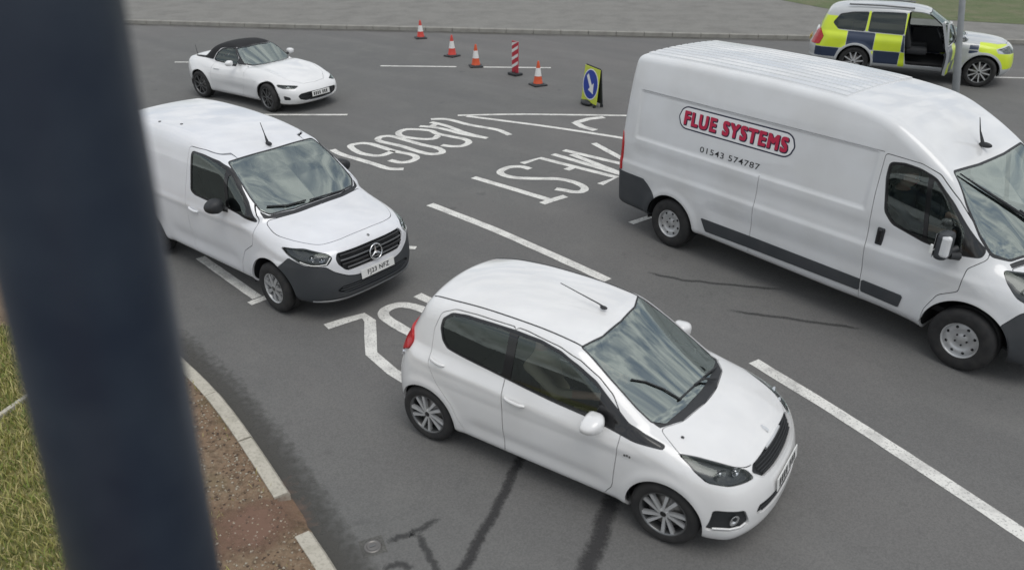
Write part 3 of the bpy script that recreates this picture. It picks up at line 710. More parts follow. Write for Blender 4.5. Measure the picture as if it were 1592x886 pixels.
def soft_strip(name, path, w, z, c_, parent, inner=False):
    """dirt that thins out towards its edges"""
    key = 'soft_%s' % name; fine = name in ('crack', 'tar_joint')
    if fine:
        path = np.array(path, float); path = path+rng.normal(0, .008, path.shape)
    if key not in MATS:
        m = material(key, c_, .95); N, L = m.node_tree.nodes, m.node_tree.links; b = N['Principled BSDF']; out = N['Material Output']
        at = N.new('ShaderNodeAttribute'); at.attribute_name = 'cover'; nz = N.new('ShaderNodeTexNoise'); nz.inputs['Scale'].default_value = 38 if fine else 14; nz.inputs['Detail'].default_value = 8; tc = N.new('ShaderNodeTexCoord')
        ad = N.new('ShaderNodeMath'); ad.operation = 'ADD'; mr = N.new('ShaderNodeMapRange'); mr.inputs['From Min'].default_value = .55; mr.inputs['From Max'].default_value = 1.25; mr.inputs['To Max'].default_value = .62 if name == 'crack' else .8
        tr = N.new('ShaderNodeBsdfTransparent'); mx = N.new('ShaderNodeMixShader')
        L.new(tc.outputs['Object'], nz.inputs['Vector']); L.new(at.outputs['Fac'], ad.inputs[0]); L.new(nz.outputs['Fac'], ad.inputs[1]); L.new(ad.outputs[0], mr.inputs['Value'])
        L.new(mr.outputs['Result'], mx.inputs['Fac']); L.new(tr.outputs[0], mx.inputs[1]); L.new(b.outputs[0], mx.inputs[2]); L.new(mx.outputs[0], out.inputs['Surface'])
    P = np.array(path, float); n = len(P); T = np.gradient(P, axis=0); T /= np.linalg.norm(T, axis=1)[:, None]; Nn = np.stack([-T[:, 1], T[:, 0]], 1)
    offs = np.linspace(-.5, .5, 7); V = []; A = []
    for k, o_ in enumerate(offs):
        V.append(np.c_[P+Nn*o_*w, np.full(n, z)]); e = np.minimum(1, np.minimum(np.arange(n), np.arange(n)[::-1])/3.); prof = (1-abs(2*o_)) if not inner else (.5-o_)
        A.append(np.clip(prof, 0, 1)*e)
    F = [(k*n+i, k*n+i+1, (k+1)*n+i+1, (k+1)*n+i) for k in range(6) for i in range(n-1)]
    me = mesh_from(name, np.concatenate(V), F, key); at_ = me.attributes.new('cover', 'FLOAT', 'POINT'); at_.data.foreach_set('value', np.concatenate(A).astype(np.float32))
    o = obj(name, me, parent)
    if parent is None: o['kind'] = 'structure'
    return o
road = sheet('road', [(-90, -40), (90, -40), (90, 120), (-90, 120)], 0, 'asphalt')
# white markings, strokes in metres on the road
mark('lane_line', [[(-1.32,11.96),(-.35,11.03),(.49,10.13),(1.25,9.28)]], .15, road)
mark('lane_line', [[(2.63,7.34),(3.20,6.42),(3.72,5.50),(4.30,4.42),(4.9,3.2)]], .15, road)
mark('lane_line', [[(1.80,11.20),(2.15,11.47)]], .11, road)
mark('lane_line', [[(-4.3,9.95),(-3.18,8.78)]], .13, road); mark('lane_line', [[(-3.23,8.62),(-3.03,8.83)]], .11, road); mark('lane_line', [[(-1.62,10.32),(-1.36,10.28)]], .10, road)
for a, b in (((-9.5,22.8),(-9.03,22.8)), ((-3.65,22.36),(-1.55,22.27)), ((-1.15,22.25),(1.05,22.17)), ((12.5,21.15),(16.5,20.8)), ((4.5,21.8),(6.6,21.65))): mark('lane_line', [[a, b]], .11, road)
mark('lane_line', [[(-5.6,17.30),(-3.63,17.31)]], .11, road)
mark('edge_line', [[(-1.2,17.28),(.05,17.38),(1.2,17.35),(2.4,17.30),(4.5,17.15)]], .11, road)
mark('edge_line', [[(-1.0,17.22),(.72,16.43),(2.2,15.62),(3.4,14.9)]], .12, road)
mark('hatching_chevron', [[(2.0,17.16),(1.66,17.02),(1.36,16.74)], [(1.33,16.76),(1.47,16.41),(1.72,16.15)]], .17, road, smooth=False)
mark('edge_line', [[(-10.05,19.0),(-9.8,18.2),(-9.6,17.5)]], .07, road)
G = .135
mark('painted_bracket', [[(-3.46,14.81),(-3.23,14.52),(-2.89,14.25),(-2.53,13.96),(-2.21,13.70),(-1.95,13.68)]], G, road)
mark('painted_digit', [[(-2.27,14.18),(-2.06,14.05),(-1.88,14.11),(-1.79,14.32),(-1.90,14.51),(-2.25,14.72),(-2.59,15.02),(-2.80,15.19),(-3.00,15.21),(-3.15,15.04),(-2.93,14.65),(-2.68,14.47),(-2.48,14.45),(-2.35,14.59),(-2.28,14.74)]], G, road)
mark('painted_digit', [[(-2.69,15.45),(-2.65,15.65),(-2.45,15.70),(-2.19,15.50),(-1.79,15.15),(-1.47,14.94),(-1.34,14.74),(-1.37,14.59),(-1.56,14.55),(-1.80,14.71),(-2.19,15.06),(-2.56,15.30),(-2.68,15.44)]], G, road)
mark('painted_digit', [[(-1.38,15.11),(-1.17,15.03),(-.97,15.07),(-.86,15.29),(-.94,15.49),(-1.21,15.67),(-1.52,15.87),(-1.70,16.10),(-2.01,16.19),(-2.22,16.17),(-2.33,15.95),(-2.25,15.72),(-2.05,15.59),(-1.77,15.50),(-1.57,15.55),(-1.50,15.78)]], G, road)
mark('painted_letter', [[(-1.95,16.43),(-1.53,16.29),(-1.01,15.87),(-.50,15.58)], [(-1.74,16.73),(-1.40,16.46),(-.96,15.94),(-.52,15.58)], [(-1.72,16.34),(-1.61,16.61)]], G*.95, road)
mark('painted_bracket', [[(-1.76,16.96),(-1.41,16.96),(-.91,16.54),(-.35,16.20),(-.16,15.97),(-.05,15.80)]], G, road)
mark('painted_letter', [[(-.68,13.25),(-.30,12.93),(.19,12.52),(.65,12.13)], [(.48,12.0),(.65,12.16),(.88,12.34)]], G, road)
mark('painted_letter', [[(.32,13.70),(.15,13.83),(-.06,13.79),(-.21,13.57),(-.15,13.37),(.10,13.22),(.47,13.19),(.81,13.17),(1.07,13.00),(1.22,12.75),(1.17,12.57),(1.02,12.54),(.87,12.62),(.73,12.68)]], G, road)
mark('painted_letter', [[(.18,14.01),(.52,14.32),(1.82,13.27),(1.50,12.91)], [(.97,13.65),(1.13,13.84)]], G, road, smooth=False)
mark('painted_letter', [[(.77,14.56),(2.0,13.36)], [(2.0,13.36),(1.12,14.55)], [(.99,14.80),(2.3,13.75)], [(2.3,13.75),(1.6,15.25)]], G, road)
mark('painted_letter', [[(-2.17,8.06),(-1.97,8.21),(-1.78,8.33),(-1.68,8.20),(-1.62,7.86),(-1.55,7.48),(-1.27,7.12),(-1.0,6.86)]], .135, road, smooth=False)
mark('painted_letter', [[(-1.0,7.78),(-1.27,8.02),(-1.52,8.30),(-1.53,8.48),(-1.36,8.60),(-1.09,8.49),(-.8,8.2)]], .135, road)
mark('painted_letter', [[(-1.19,8.86),(-.6,8.35)]], .135, road)
# tar joints and cracks
soft_strip('tar_joint', catmull([(.12,5.86),(.03,5.57),(-.11,5.11),(-.26,4.71),(-.38,4.40),(-.52,4.05)], 8), .12, .003, (.045, .044, .045), road)
soft_strip('tar_joint', catmull([(.95,5.45),(.81,5.07),(.69,4.71),(.57,4.40),(.45,4.0)], 8), .20, .003, (.045, .044, .045), road)
soft_strip('crack', catmull([(-1.00,4.69),(-.85,4.76),(-.77,4.80),(-.59,4.96)], 6), .085, .003, (.06, .06, .06), road); soft_strip('crack', catmull([(-.77,4.80),(-.66,4.59),(-.57,4.42),(-.50,4.2)], 6), .085, .003, (.06, .06, .06), road)
soft_strip('crack', catmull([(-.98,4.42),(-.86,4.46),(-.75,4.42)], 6), .085, .003, (.06, .06, .06), road)
soft_strip('crack', catmull([(1.79,9.53),(2.22,9.31),(2.93,9.13),(3.48,9.04)], 6), .085, .003, (.06, .06, .06), road); soft_strip('crack', catmull([(2.61,8.48),(3.12,8.34),(3.64,8.18),(4.1,8.05)], 6), .085, .003, (.06, .06, .06), road)
# cast iron valve cover
cv = thing('valve_cover', 'small round iron valve cover set in the road near the kerb', 'cover', (-1.09, 4.64, 0), .4)
MB().lathe([(.0, .006), (.04, .006), (.046, .004), (.048, .009), (.066, .010), (.070, .003)], 24).build('cover_ring', 'brake_iron', cv); MB().box((0, 0, .009), (.05, .012, .006), .002).build('lifting_bar', 'dark_alloy', cv)
MB().add(*ribbon([(-.095,0),(.095,0)], .19, .002)).build('cover_bedding', 'gutter_dark', cv)

# near kerb, its joints open, one stone missing
kerb_line = catmull([(-40,18.0),(-24,15.4),(-16,13.6),(-10,11.7),(-7.5,10.5),(-5.8,9.35),(-4.7,8.45),(-4.05,7.83),(-3.51,7.24),(-3.03,6.72),(-2.50,6.05),(-1.85,5.14),(-1.58,4.72),(-1.27,4.28),(-.72,3.4),(-.1,2.2),(.5,.8),(1.2,-1.2),(2.2,-5),(4,-14)], 14)
KL = np.array(kerb_line); ks = np.r_[0, np.cumsum(np.linalg.norm(np.diff(KL, axis=0), axis=1))]
def kerb_at(s): return np.array([np.interp(s, ks, KL[:, 0]), np.interp(s, ks, KL[:, 1])])
def s_of(p): return ks[np.argmin(((KL-np.array(p))**2).sum(1))]
near_kerb = thing('near_kerb', 'worn cream concrete kerb curving round the soil verge at lower left, one stone missing', 'kerb')
s_end = s_of((-1.85, 5.14)); s_beg = s_of((-1.58, 4.72)); KW = .135
def kerb_stone(s0, s1, parent, mat='concrete', z=.105, w=KW, off=None):
    n = max(2, int((s1-s0)/.12)+1); m = MB(); ring = []
    for s in np.linspace(s0, s1, n):
        p = kerb_at(s); t = kerb_at(s+.05)-kerb_at(s-.05); t /= np.linalg.norm(t); nn = np.array([t[1], -t[0]])     # towards the verge: left of travel
        if off: nn = nn*off
        zz = z+rng.uniform(-.004, .004)
        ring.append([(*(p), -.05), (*(p-nn*.0), zz-.03), (*(p+nn*.022), zz), (*(p+nn*w), zz), (*(p+nn*w), -.05)])
    V = [v for r_ in ring for v in r_]; k = 5; F = [(i*k+j, i*k+j+1, (i+1)*k+j+1, (i+1)*k+j) for i in range(n-1) for j in range(k-1)]
    F += [tuple(range(k)), tuple((n-1)*k+j for j in range(k))[::-1]]
    return m.add(V, F).build('kerb_stone', mat, parent)
s = s_end
while s > s_end-14.5: kerb_stone(s-.905, s-.008, near_kerb, z=.105+rng.uniform(-.006, .006)); s -= .915
s = s_beg
while s < s_beg+5: kerb_stone(s, s+.905, near_kerb, z=.105+rng.uniform(-.006, .006)); s += .915
# verge behind it
vk = np.array([kerb_at(s) for s in np.linspace(0, ks[-1], 160)]); tt = np.gradient(vk, axis=0); tt /= np.linalg.norm(tt, axis=1)[:, None]; vin = vk+np.stack([tt[:, 1], -tt[:, 0]], 1)*(KW-.02)
def verge_height(x, y): return .085+.02*np.sin(x*2.3+y)*np.sin(y*1.9-.5*x)
sheet('verge_soil', [tuple(p) for p in vin]+[(-1, -14), (-5, -5), (-7, 5), (-7.6, 8.2), (-14, 12.2), (-40, 17.6)], .088, 'soil')  # outer edge cut back out of view, so asphalt darkens the side-window reflections
gp = [kerb_at(s) for s in np.linspace(s_end-.02, s_beg+.02, 8)]
V, F = ribbon([p+np.array([-.10, -.06]) for p in gp], .26, .06, .06); V[:8, 2] = .012; V[8:, 2] = .092; o = MB().add(V, F).build('missing_stone_bed', 'soil'); o['kind'] = 'structure'
soft_strip('red_soil_spill', [p+np.array([-.34, -.16]) for p in [gp[0]+(gp[0]-gp[3])*.6]+gp+[gp[-1]+(gp[-1]-gp[-4])*.5]], .95, .0935, (.21, .125, .09), None)
soft_strip('gutter', [kerb_at(s)+np.array([.13, .10]) for s in np.linspace(s_end-3.6, s_beg+3, 70)], .34, .0025, (.085, .083, .076), road, inner=True)
# turf on the left of the column
turf = [(-3.0,3.2),(-3.35,4.4),(-3.75,5.2),(-4.3,5.9),(-4.6,6.3),(-4.9,7.2),(-5.4,7.9),(-6.6,7.9),(-6.4,4),(-5,-3),(-3.5,-3),(-2.6,1.5)]
sheet('turf', turf, .096, 'turf')
p0, p1 = np.array((-4.92, 5.98)), np.array((-4.62, 7.05)); V, F = ribbon([p0+(p1-p0)*t for t in np.linspace(0, 1, 6)], .05, .12, .1)
ed = thing('path_edging', 'pale edging strip in the grass left of the dark column', 'edging', (-4.8, 6.4, .09)); MB().box((0, 0, .02), (.05, 1.15, .06), .008, Matrix.Rotation(math.atan2(1.07, .30)-math.pi/2, 4, 'Z')).build('edging_strip', 'concrete', ed)

def blades(name, pts, h0, h1, mats, w=.006):
    """grass: one bent blade for each point"""
    n = len(pts); a = rng.uniform(0, 6.28, n); h = rng.uniform(h0, h1, n); l = rng.uniform(.2, .9, n)*h; b = rng.uniform(0, 6.28, n)
    d = np.stack([np.cos(a), np.sin(a)], 1)*w; e = np.stack([np.cos(b), np.sin(b)], 1)
    z0 = np.full(n, .09); p = pts
    V = np.stack([np.c_[p-d, z0], np.c_[p+d, z0], np.c_[p+e*(l*.4)[:, None]+d*.7, z0+h*.6], np.c_[p+e*(l*.4)[:, None]-d*.7, z0+h*.6], np.c_[p+e*l[:, None], z0+h*.92]], 1).reshape(-1, 3)
    k = np.arange(n)*5; T = np.concatenate([np.stack([k, k+1, k+2], 1), np.stack([k, k+2, k+3], 1), np.stack([k+3, k+2, k+4], 1)])
    me = mesh_from(name, V, T.astype(np.int32), mats); me.polygons.foreach_set('material_index', np.tile(rng.integers(0, len(mats), n), 3).astype(np.int32)); o = obj(name, me); o['kind'] = 'stuff'
    return o
for i, c_ in enumerate(((.22, .28, .06), (.36, .35, .11), (.50, .44, .20), (.15, .19, .05))): material('grass_%d' % i, c_, .7)
def inside(poly, n, box):
    p = np.stack([rng.uniform(box[0], box[1], n), rng.uniform(box[2], box[3], n)], 1); return p[poly_dist(np.array(poly), p[:, 0], p[:, 1]) < 0]
gpts = inside(turf, 60000, (-6.6, -2.6, 2.8, 8.5)); o = blades('grass', gpts, .03, .10, ['grass_0', 'grass_1', 'grass_2', 'grass_2', 'grass_1', 'grass_3']); tag(o, 'short patchy green and straw grass left of the dark column', 'grass')
vp = inside([tuple(p) for p in vin]+[(-60, -14), (-60, 18)], 20000, (-5.2, -.6, 2.8, 8.3)); nz = np.sin(vp[:, 0]*5.1+2)*np.sin(vp[:, 1]*4.3)+rng.uniform(-.6, .6, len(vp))
o = blades('verge_weeds', vp[nz > .55][:2600], .015, .05, ['grass_2', 'grass_1'], .004); tag(o, 'sparse dry weeds on the soil verge', 'weeds')
def pebbles(name, pts, s0, s1, mats):
    n = len(pts); base = np.array([(1,0,0),(-.6,.8,0),(-.6,-.8,0),(0,0,.7),(.1,0,-.5)]); tri = np.array([(0,1,3),(1,2,3),(2,0,3),(1,0,4),(2,1,4),(0,2,4)])
    a = rng.uniform(0, 6.28, n); s_ = rng.uniform(s0, s1, n); c_, q_ = np.cos(a), np.sin(a)
    V = np.empty((n, 5, 3))
    for i, b in enumerate(base*rng.uniform(.7, 1.3, (5, 1))): V[:, i] = np.c_[pts[:, 0]+s_*(c_*b[0]-q_*b[1]), pts[:, 1]+s_*(q_*b[0]+c_*b[1]), .09+s_*b[2]]
    T = (np.arange(n)[:, None, None]*5+tri[None]).reshape(-1, 3); me = mesh_from(name, V.reshape(-1, 3), T.astype(np.int32), mats)
    me.polygons.foreach_set('material_index', np.repeat(rng.integers(0, len(mats), n), 6).astype(np.int32)); o = obj(name, me); o['kind'] = 'stuff'; return o
for i, c_ in enumerate(((.34, .28, .20), (.22, .16, .11), (.42, .38, .31), (.09, .065, .05))): material('pebble_%d' % i, c_, .9)
tag(pebbles('gravel', vp[(nz < .45)][:9000], .005, .017, ['pebble_0', 'pebble_1', 'pebble_2', 'pebble_3']), 'loose brown and grey gravel scattered on the soil verge', 'gravel')

# far side: kerb, paving, grass
far_kerb = thing('far_kerb', 'long straight grey kerb along the far edge of the road', 'kerb')
fk = catmull([(-60,36.5),(-30,31.7),(-13.59,29.32),(-7.69,28.46),(-4.32,28.10),(1.35,27.40),(5.54,26.92),(9.40,26.51),(16.17,25.85),(30,24.6),(60,22)], 10); FK = np.array(fk)
sheet('far_paving', [tuple(p) for p in FK+np.array([0, .12])]+[(60, 25.6), (20, 28.0), (13, 31.0), (9, 40), (-60, 52)], .11, 'far_paving')
sheet('far_grass', [(60, 25.5), (20, 27.9), (12.9, 30.9), (8.9, 39.9), (-60, 51.9), (-90, 120), (90, 120), (90, 23)], .118, 'far_grass')
fs = np.r_[0, np.cumsum(np.linalg.norm(np.diff(FK, axis=0), axis=1))]; me_fk = None; s = 33.
while s < 86:
    a = np.array([np.interp(s, fs, FK[:, 0]), np.interp(s, fs, FK[:, 1])]); b = np.array([np.interp(s+.905, fs, FK[:, 0]), np.interp(s+.905, fs, FK[:, 1])]); d = b-a
    if me_fk is None: me_fk = MB().box((.4525, .065, .03), (.905, .13, .19), .02).mesh('kerb_stone', 'far_concrete')
    obj('kerb_stone', me_fk, far_kerb, (*a, 0), (0, 0, math.atan2(d[1], d[0]))); s += .915
V, F = ribbon(FK-np.array([0, .16]), .34, .003, .05); MB().add(V, F).build('far_gutter', 'gutter_dark', road)  # darker strip along the foot of the far kerb

# dark tapered column close to the camera
material('column_paint', (.012, .021, .040), .38, noise=(9, .8, (.026, .038, .058)), bump_=(40, .25, .002))
pole = thing('steel_column', 'thick dark navy steel column close to the camera at the left edge', 'column', (-.756, .834, .0))
pole.rotation_euler = Vector((.0446, .0282, 1)).to_track_quat('Z', 'Y').to_euler()
def col_r(z): return .1585-.0133*z
MB().lathe([(col_r(z)+(.02 if z < .9 else 0), z) for z in (-.1, .88, .9, .93, 1.5, 2.5, 3.2, 3.6, 3.9, 4.2, 4.5, 5, 6.5)], 40).build('shaft', 'column_paint', pole)
MB().box((0, -.165, .55), (.13, .04, .5), .01).build('access_door', 'column_paint', pole)
# ---------------------------------------------------------------- white five-door hatchback (nearest)
def build_hatchback():
    root = thing('hatchback_car', 'small white five-door hatchback nearest the camera, long aerial lying back on its roof', 'car', (-.349, 6.641, 0), R(-33.305))
    f, lo, hi = sdf_hatchback(); c = Car(f, lo, hi, .0165, root); sh = c.sh
    c.arches(((0, .278), (2.34, .278)), .322, .5)
    # tail lamps, lamps and openings first, then panels
    sh.panel('rear_light', side_of([(-.6,.86),(-.30,.85),(-.215,.89),(-.185,.96),(-.215,1.03),(-.6,1.07)], .03, .40), .004); sh.panel('reversing_light', side_of([(-.6,.77),(-.33,.765),(-.295,.80),(-.30,.842),(-.6,.852)], .015, .40), .004)
    sh.panel('headlight', front_of([(.705,.84),(.748,.765),(.748,.715),(.67,.692),(.53,.682),(.46,.682),(.475,.735),(.59,.80),(.65,.828)], .012, 2.25), .005)
    sh.panel('grille', front_of([(-.1,.765),(.17,.765),(.40,.745),(.455,.712),(.37,.650),(.11,.640),(-.1,.640)], .012, 2.5), .006, gapname='grille_frame')
    sh.panel('fog_surround', front_of([(.765,.505),(.62,.485),(.575,.35),(.66,.315),(.785,.305)], .02, 2.5), .004)
    sh.panel('lower_grille', front_of([(-.1,.465),(.28,.462),(.48,.468),(.515,.41),(.45,.372),(.21,.362),(-.1,.362)], .02, 2.7))
    sh.panel('cowl', top_of([(2.275,-.1),(2.27,.07),(2.25,.28),(2.195,.53),(2.10,.60),(2.175,.60),(2.29,.425),(2.352,.12),(2.357,-.1)], 0, .88))
    sh.panel('windscreen', top_of([(1.525,-.1),(1.525,0),(1.505,.3),(1.435,.515),(1.70,.562),(1.97,.592),(2.10,.592),(2.195,.53),(2.25,.28),(2.27,.07),(2.275,-.1)], .01, .9), .016, gapname='screen_seal')
    sh.panel('bonnet', top_of([(2.364,-.1),(2.359,.12),(2.297,.432),(2.18,.606),(2.40,.708),(2.57,.655),(2.78,.52),(2.845,.43),(2.868,.2),(2.875,0),(2.875,-.1)], .05, .66), .006)
    dlo = [(.11,1.18),(.12,1.255),(.20,1.318),(.35,1.340),(.60,1.348),(.85,1.350),(1.1,1.340),(1.29,1.31),(1.47,1.25),(1.63,1.175),(1.77,1.075),(1.87,1.005),(1.96,.94),(2.09,.897),(2.27,.857),(2.04,.858),(1.89,.878),(1.6,.912),(1.28,.930),(1.0,.955),(.66,.990),(.35,1.018),(.21,1.035),(.15,1.085)]
    cut_b = lambda V: np.abs(V[:, 0]-.842)-.036
    frame = side_of(dlo, .02, .45)
    sh.panel('window_frame', frame, .012, gapname='window_seal')
    sh.panel('front_window', side_of([(.885,1.335),(1.1,1.328),(1.29,1.298),(1.46,1.238),(1.62,1.165),(1.70,1.115),(1.70,.918),(1.6,.924),(1.28,.942),(1.0,.966),(.885,.976)], .012, .45), within=('window_frame',))
    sh.panel('rear_window', side_of([(.122,1.18),(.132,1.25),(.205,1.305),(.35,1.328),(.60,1.336),(.80,1.337),(.80,.986),(.66,1.0),(.35,1.029),(.215,1.046),(.16,1.09)], .02, .45), within=('window_frame',))
    sh.panel('front_door', side_of([(.868,.245),(1.82,.245),(1.895,.36),(1.925,.86),(1.92,.955),(1.79,1.105),(1.65,1.20),(1.47,1.29),(1.27,1.340),(.95,1.374),(.848,1.376),(.838,.90)], .03, .45), .006, within=('body',))
    sh.panel('rear_door', side_of([(.859,.245),(.44,.245),(.40,.34),(.30,.53),(.13,.70),(.045,.86),(.04,1.15),(.09,1.30),(.22,1.355),(.45,1.372),(.840,1.376),(.829,.90)], .03, .45), .006, within=('body',))
    sh.panel('tailgate', lambda V: np.maximum(poly_dist(rounded([(-.1,.62),(.50,.62),(.56,.80),(.60,.97),(.55,1.12),(.50,1.30),(-.1,1.33)], .03), np.abs(V[:, 1]), V[:, 2]), V[:, 0]+.12), .006)
    sh.panel('rear_screen', lambda V: np.maximum(poly_dist(rounded([(-.1,1.02),(.50,1.02),(.50,1.16),(.46,1.27),(-.1,1.29)], .03), np.abs(V[:, 1]), V[:, 2]), V[:, 0]+.12), within=('tailgate',))
    sh.finish()
    c.emit('body', 'body', 'white_paint'); c.emit('bonnet', 'bonnet', 'white_paint'); c.emit('tailgate', 'tailgate', 'white_paint')
    for side in ('front_door', 'rear_door'): c.emit(side, 'door', 'white_paint', True)
    c.emit('screen_seal', 'windscreen_seal', 'black_plastic', inset=.003); c.emit('cowl', 'cowl_panel', 'black_plastic', inset=.008)
    c.emit('windscreen', 'windscreen', 'windscreen_glass', inset=.004, flange=0); c.emit('rear_screen', 'rear_screen', 'dark_glass', inset=.004, flange=0)
    c.emit('window_frame', 'window_frame', 'gloss_black', True, .003, .01); c.emit('window_seal', 'window_seal', 'black_plastic', True, .002, .01)
    c.emit('front_window', 'window', 'side_glass', True, .008, 0); c.emit('rear_window', 'window', 'side_glass', True, .008, 0)
    for o in c.emit('headlight', 'headlight', 'lens', True, .001, .01): pass
    for o in c.emit('headlight', 'headlight_housing', 'lamp_dark', True, .045, 0): pass
    c.emit('rear_light', 'rear_light', 'red_lens', True, -.022, .04); c.emit('reversing_light', 'reversing_light', 'lamp_bowl', True, -.018, .04)
    g = c.emit('grille', 'grille', 'black_plastic', inset=.03, flange=0)[0]; c.emit('grille_frame', 'grille_surround', 'white_paint', inset=-.004)
    lg = c.emit('lower_grille', 'lower_grille', 'black_plastic', inset=.03, flange=0)[0]
    c.emit('fog_surround', 'fog_lamp_surround', 'black_plastic', True, .025, 0)
    # grille bars
    def bar(par, z, y0, y1, r=.008, inset=.014, mat='black_plastic', name='grille_bar'):
        ys = np.linspace(y0, y1, 15); xs = skin(f, 0, ys, np.full(15, z), 2.6, 3.2)
        MB().tube([(x-inset, y, z) for x, y in zip(xs, ys)], r, 6).build(name, mat, par)
    for z, w in ((.735, .36), (.715, .38), (.695, .38), (.675, .36), (.658, .34)): bar(g, z, -w, w, .006)
    for z, w in ((.445, .44), (.415, .46), (.388, .42)): bar(lg, z, -w, w, .007)
    bar(root, .757, -.165, .165, .014, .004, 'silver_alloy', 'badge_strip')
    # lamps behind the lens
    for s in (-1, 1):
        for (y, z, r) in ((.655, .745, .050), (.55, .738, .040)):
            x = float(skin(f, 0, s*y, z, 2.3, 3.2)[0]); MB().lathe([(.004, -.055), (r*.6, -.045), (r*.9, -.028), (r, -.018), (r*1.06, -.018)], 20, 'x').ellipsoid((-.035, 0, 0), (.022, r*.42, r*.42), 12, 8).build('headlight_bulb', 'lamp_bowl', root, (x-.004, s*y, z), (0, 0, s*R(22)))
        x = float(skin(f, 0, s*.675, .395, 2.3, 3.2)[0]); MB().lathe([(.004, -.02), (.03, -.012), (.04, .0), (.046, -.004)], 18, 'x').build('fog_lamp', 'lamp_bowl', root, (x-.012, s*.675, .40), (0, 0, s*R(30)))
        ps = [(float(skin(f, 0, s*y, z, 2.3, 3.2)[0])-.006, s*y, z) for y, z in ((.765,.33),(.70,.33),(.64,.335),(.60,.36))]; MB().tube(ps, .009, 6).build('fog_lamp_trim', 'white_paint', root)
        # handles
        for x0, x1, z0, z1 in ((.87, 1.07, .822, .808), (.055, .225, .905, .885)):
            xs = np.linspace(x0, x1, 7); zs = np.linspace(z0, z1, 7); ys = np.abs(skin(f, 1, xs, zs, .5, 1.))
            MB().tube([(x, s*(y+.018*math.sin(math.pi*i/6)**.5+.004), z) for i, (x, y, z) in enumerate(zip(xs, ys, zs))], [.010, .015, .016, .016, .016, .015, .010], 8).build('door_handle', 'white_paint', root)
        mirror_housing(root, (1.715, s*.872, .945), (.090, .125, .080), 'white_paint', s, (1.72, s*.735, .905))
        ps = []
        for x in np.linspace(-.10, 1.43, 26): y = float(hermite([(-.1,.465),(.2,.505),(.8,.512),(1.43,.512)])(np.array([x]))[0]); ps.append((x, s*y, float(skin(f, 2, x, s*y, 1.2, 1.6)[0])+.001))
        MB().tube(ps, .006, 5).build('roof_gutter', 'black_plastic', root)
        x = 2.01; y = float(np.abs(skin(f, 1, 2.01, .72, .5, 1.)[0])); m = MB()
        for dx, dz, l in ((-.022, 0, .016), (.0, .004, .016), (.022, 0, .012)): m.box((x+dx, s*(y+.002), .72+dz), (l, .004, .018), .001)
        m.build('wing_badge', 'dark_alloy', root)
    # emblem: an upright rearing shape reduced to a small raised shield
    bx = 2.815; bz = float(skin(f, 2, bx, 0., .5, 1.)[0]); MB().prism([(-.012,-.035),(.014,-.030),(.020,.0),(.010,.020),(.018,.036),(-.004,.040),(-.018,.012),(-.010,-.008)], lambda u, v, q: (bx-v*.95+q*.3, u, bz+v*.38+q), .0, .007).build('bonnet_badge', 'chrome', root)
    x = 2.35; MB().ellipsoid((x, -.57, float(skin(f, 2, x, -.57, .5, 1.)[0])+.004), (.014, .012, .008)).build('washer_jet', 'black_plastic', root)
    xp = float(skin(f, 0, 0., .525, 2.6, 3.2)[0]); number_plate(root, Matrix.Translation((xp+.012, 0, .525)) @ Matrix.Rotation(R(-6), 4, 'Y'), None)
    # wiper and aerial
    wp = [(2.30, -.02), (2.262, -.11)]
    def on_screen(pts, lift=.012): return [(x, y, float(skin(f, 2, x, y, .8, 1.6)[0])+lift) for x, y in pts]
    MB().tube(on_screen([(2.315, .20), (2.25, .10), (2.22, -.05)], .03), [.014, .010, .007], 6).tube(on_screen([(2.245, .42), (2.235, .2), (2.22, -.05), (2.19, -.28)], .016), .009, 6).build('wiper', 'black_plastic', root)
    MB().tube(on_screen([(2.20, -.26), (2.06, -.30), (1.93, -.37), (1.84, -.45)], .008), .007, 6).build('wiper_blade', 'black_plastic', root)
    a = MB().tube([(1.345, 0, 1.455), (1.30, 0, 1.475), (.92, 0, 1.565)], [.012, .006, .0035], 6); a.ellipsoid((1.345, 0, 1.452), (.035, .02, .016)); a.build('aerial', 'black_plastic', root)
    arch_liner(root, 0, .278, .318, .50, .70); arch_liner(root, 2.34, .278, .318, .50, .72)
    # wheels: five pairs of slanting bright spokes
    sp = []
    for k in range(5):
        a = 2*math.pi*k/5
        sp.append((rot_poly([(-.013,.03),(.010,.03),(.060,.178),(.032,.188)], a), -.012, .022))
        sp.append((rot_poly([(-.026,.03),(-.010,.03),(-.026,.188),(-.054,.180)], a), -.012, .022))
    W = make_wheel(.287, .198, .165, sp, 'dark_alloy', 'silver_alloy', .038)
    for x in (0, 2.34):
        for y in (-.706, .706): place_wheel(W, root, x, y, .285)
    # cabin
    MB().box((.9, 0, .30), (2.6, 1.3, .04)).build('cabin_floor', 'liner', root)
    MB().box((2.02, 0, .80), (.42, 1.28, .22), .06).box((1.80, -.36, .90), (.16, .36, .10), .04).build('dashboard', 'dash', root)
    for y in (-.36, .36): seat(root, 1.22, y, .52)
    MB().box((.35, 0, .52), (.45, 1.15, .14), .05).box((.08, 0, .82), (.13, 1.15, .55), .05, Matrix.Rotation(R(-14), 4, 'Y')).build('rear_bench', 'seat_cloth', root)
    steering_wheel(root, (1.66, -.36, .90), .185)
    return root
build_hatchback()
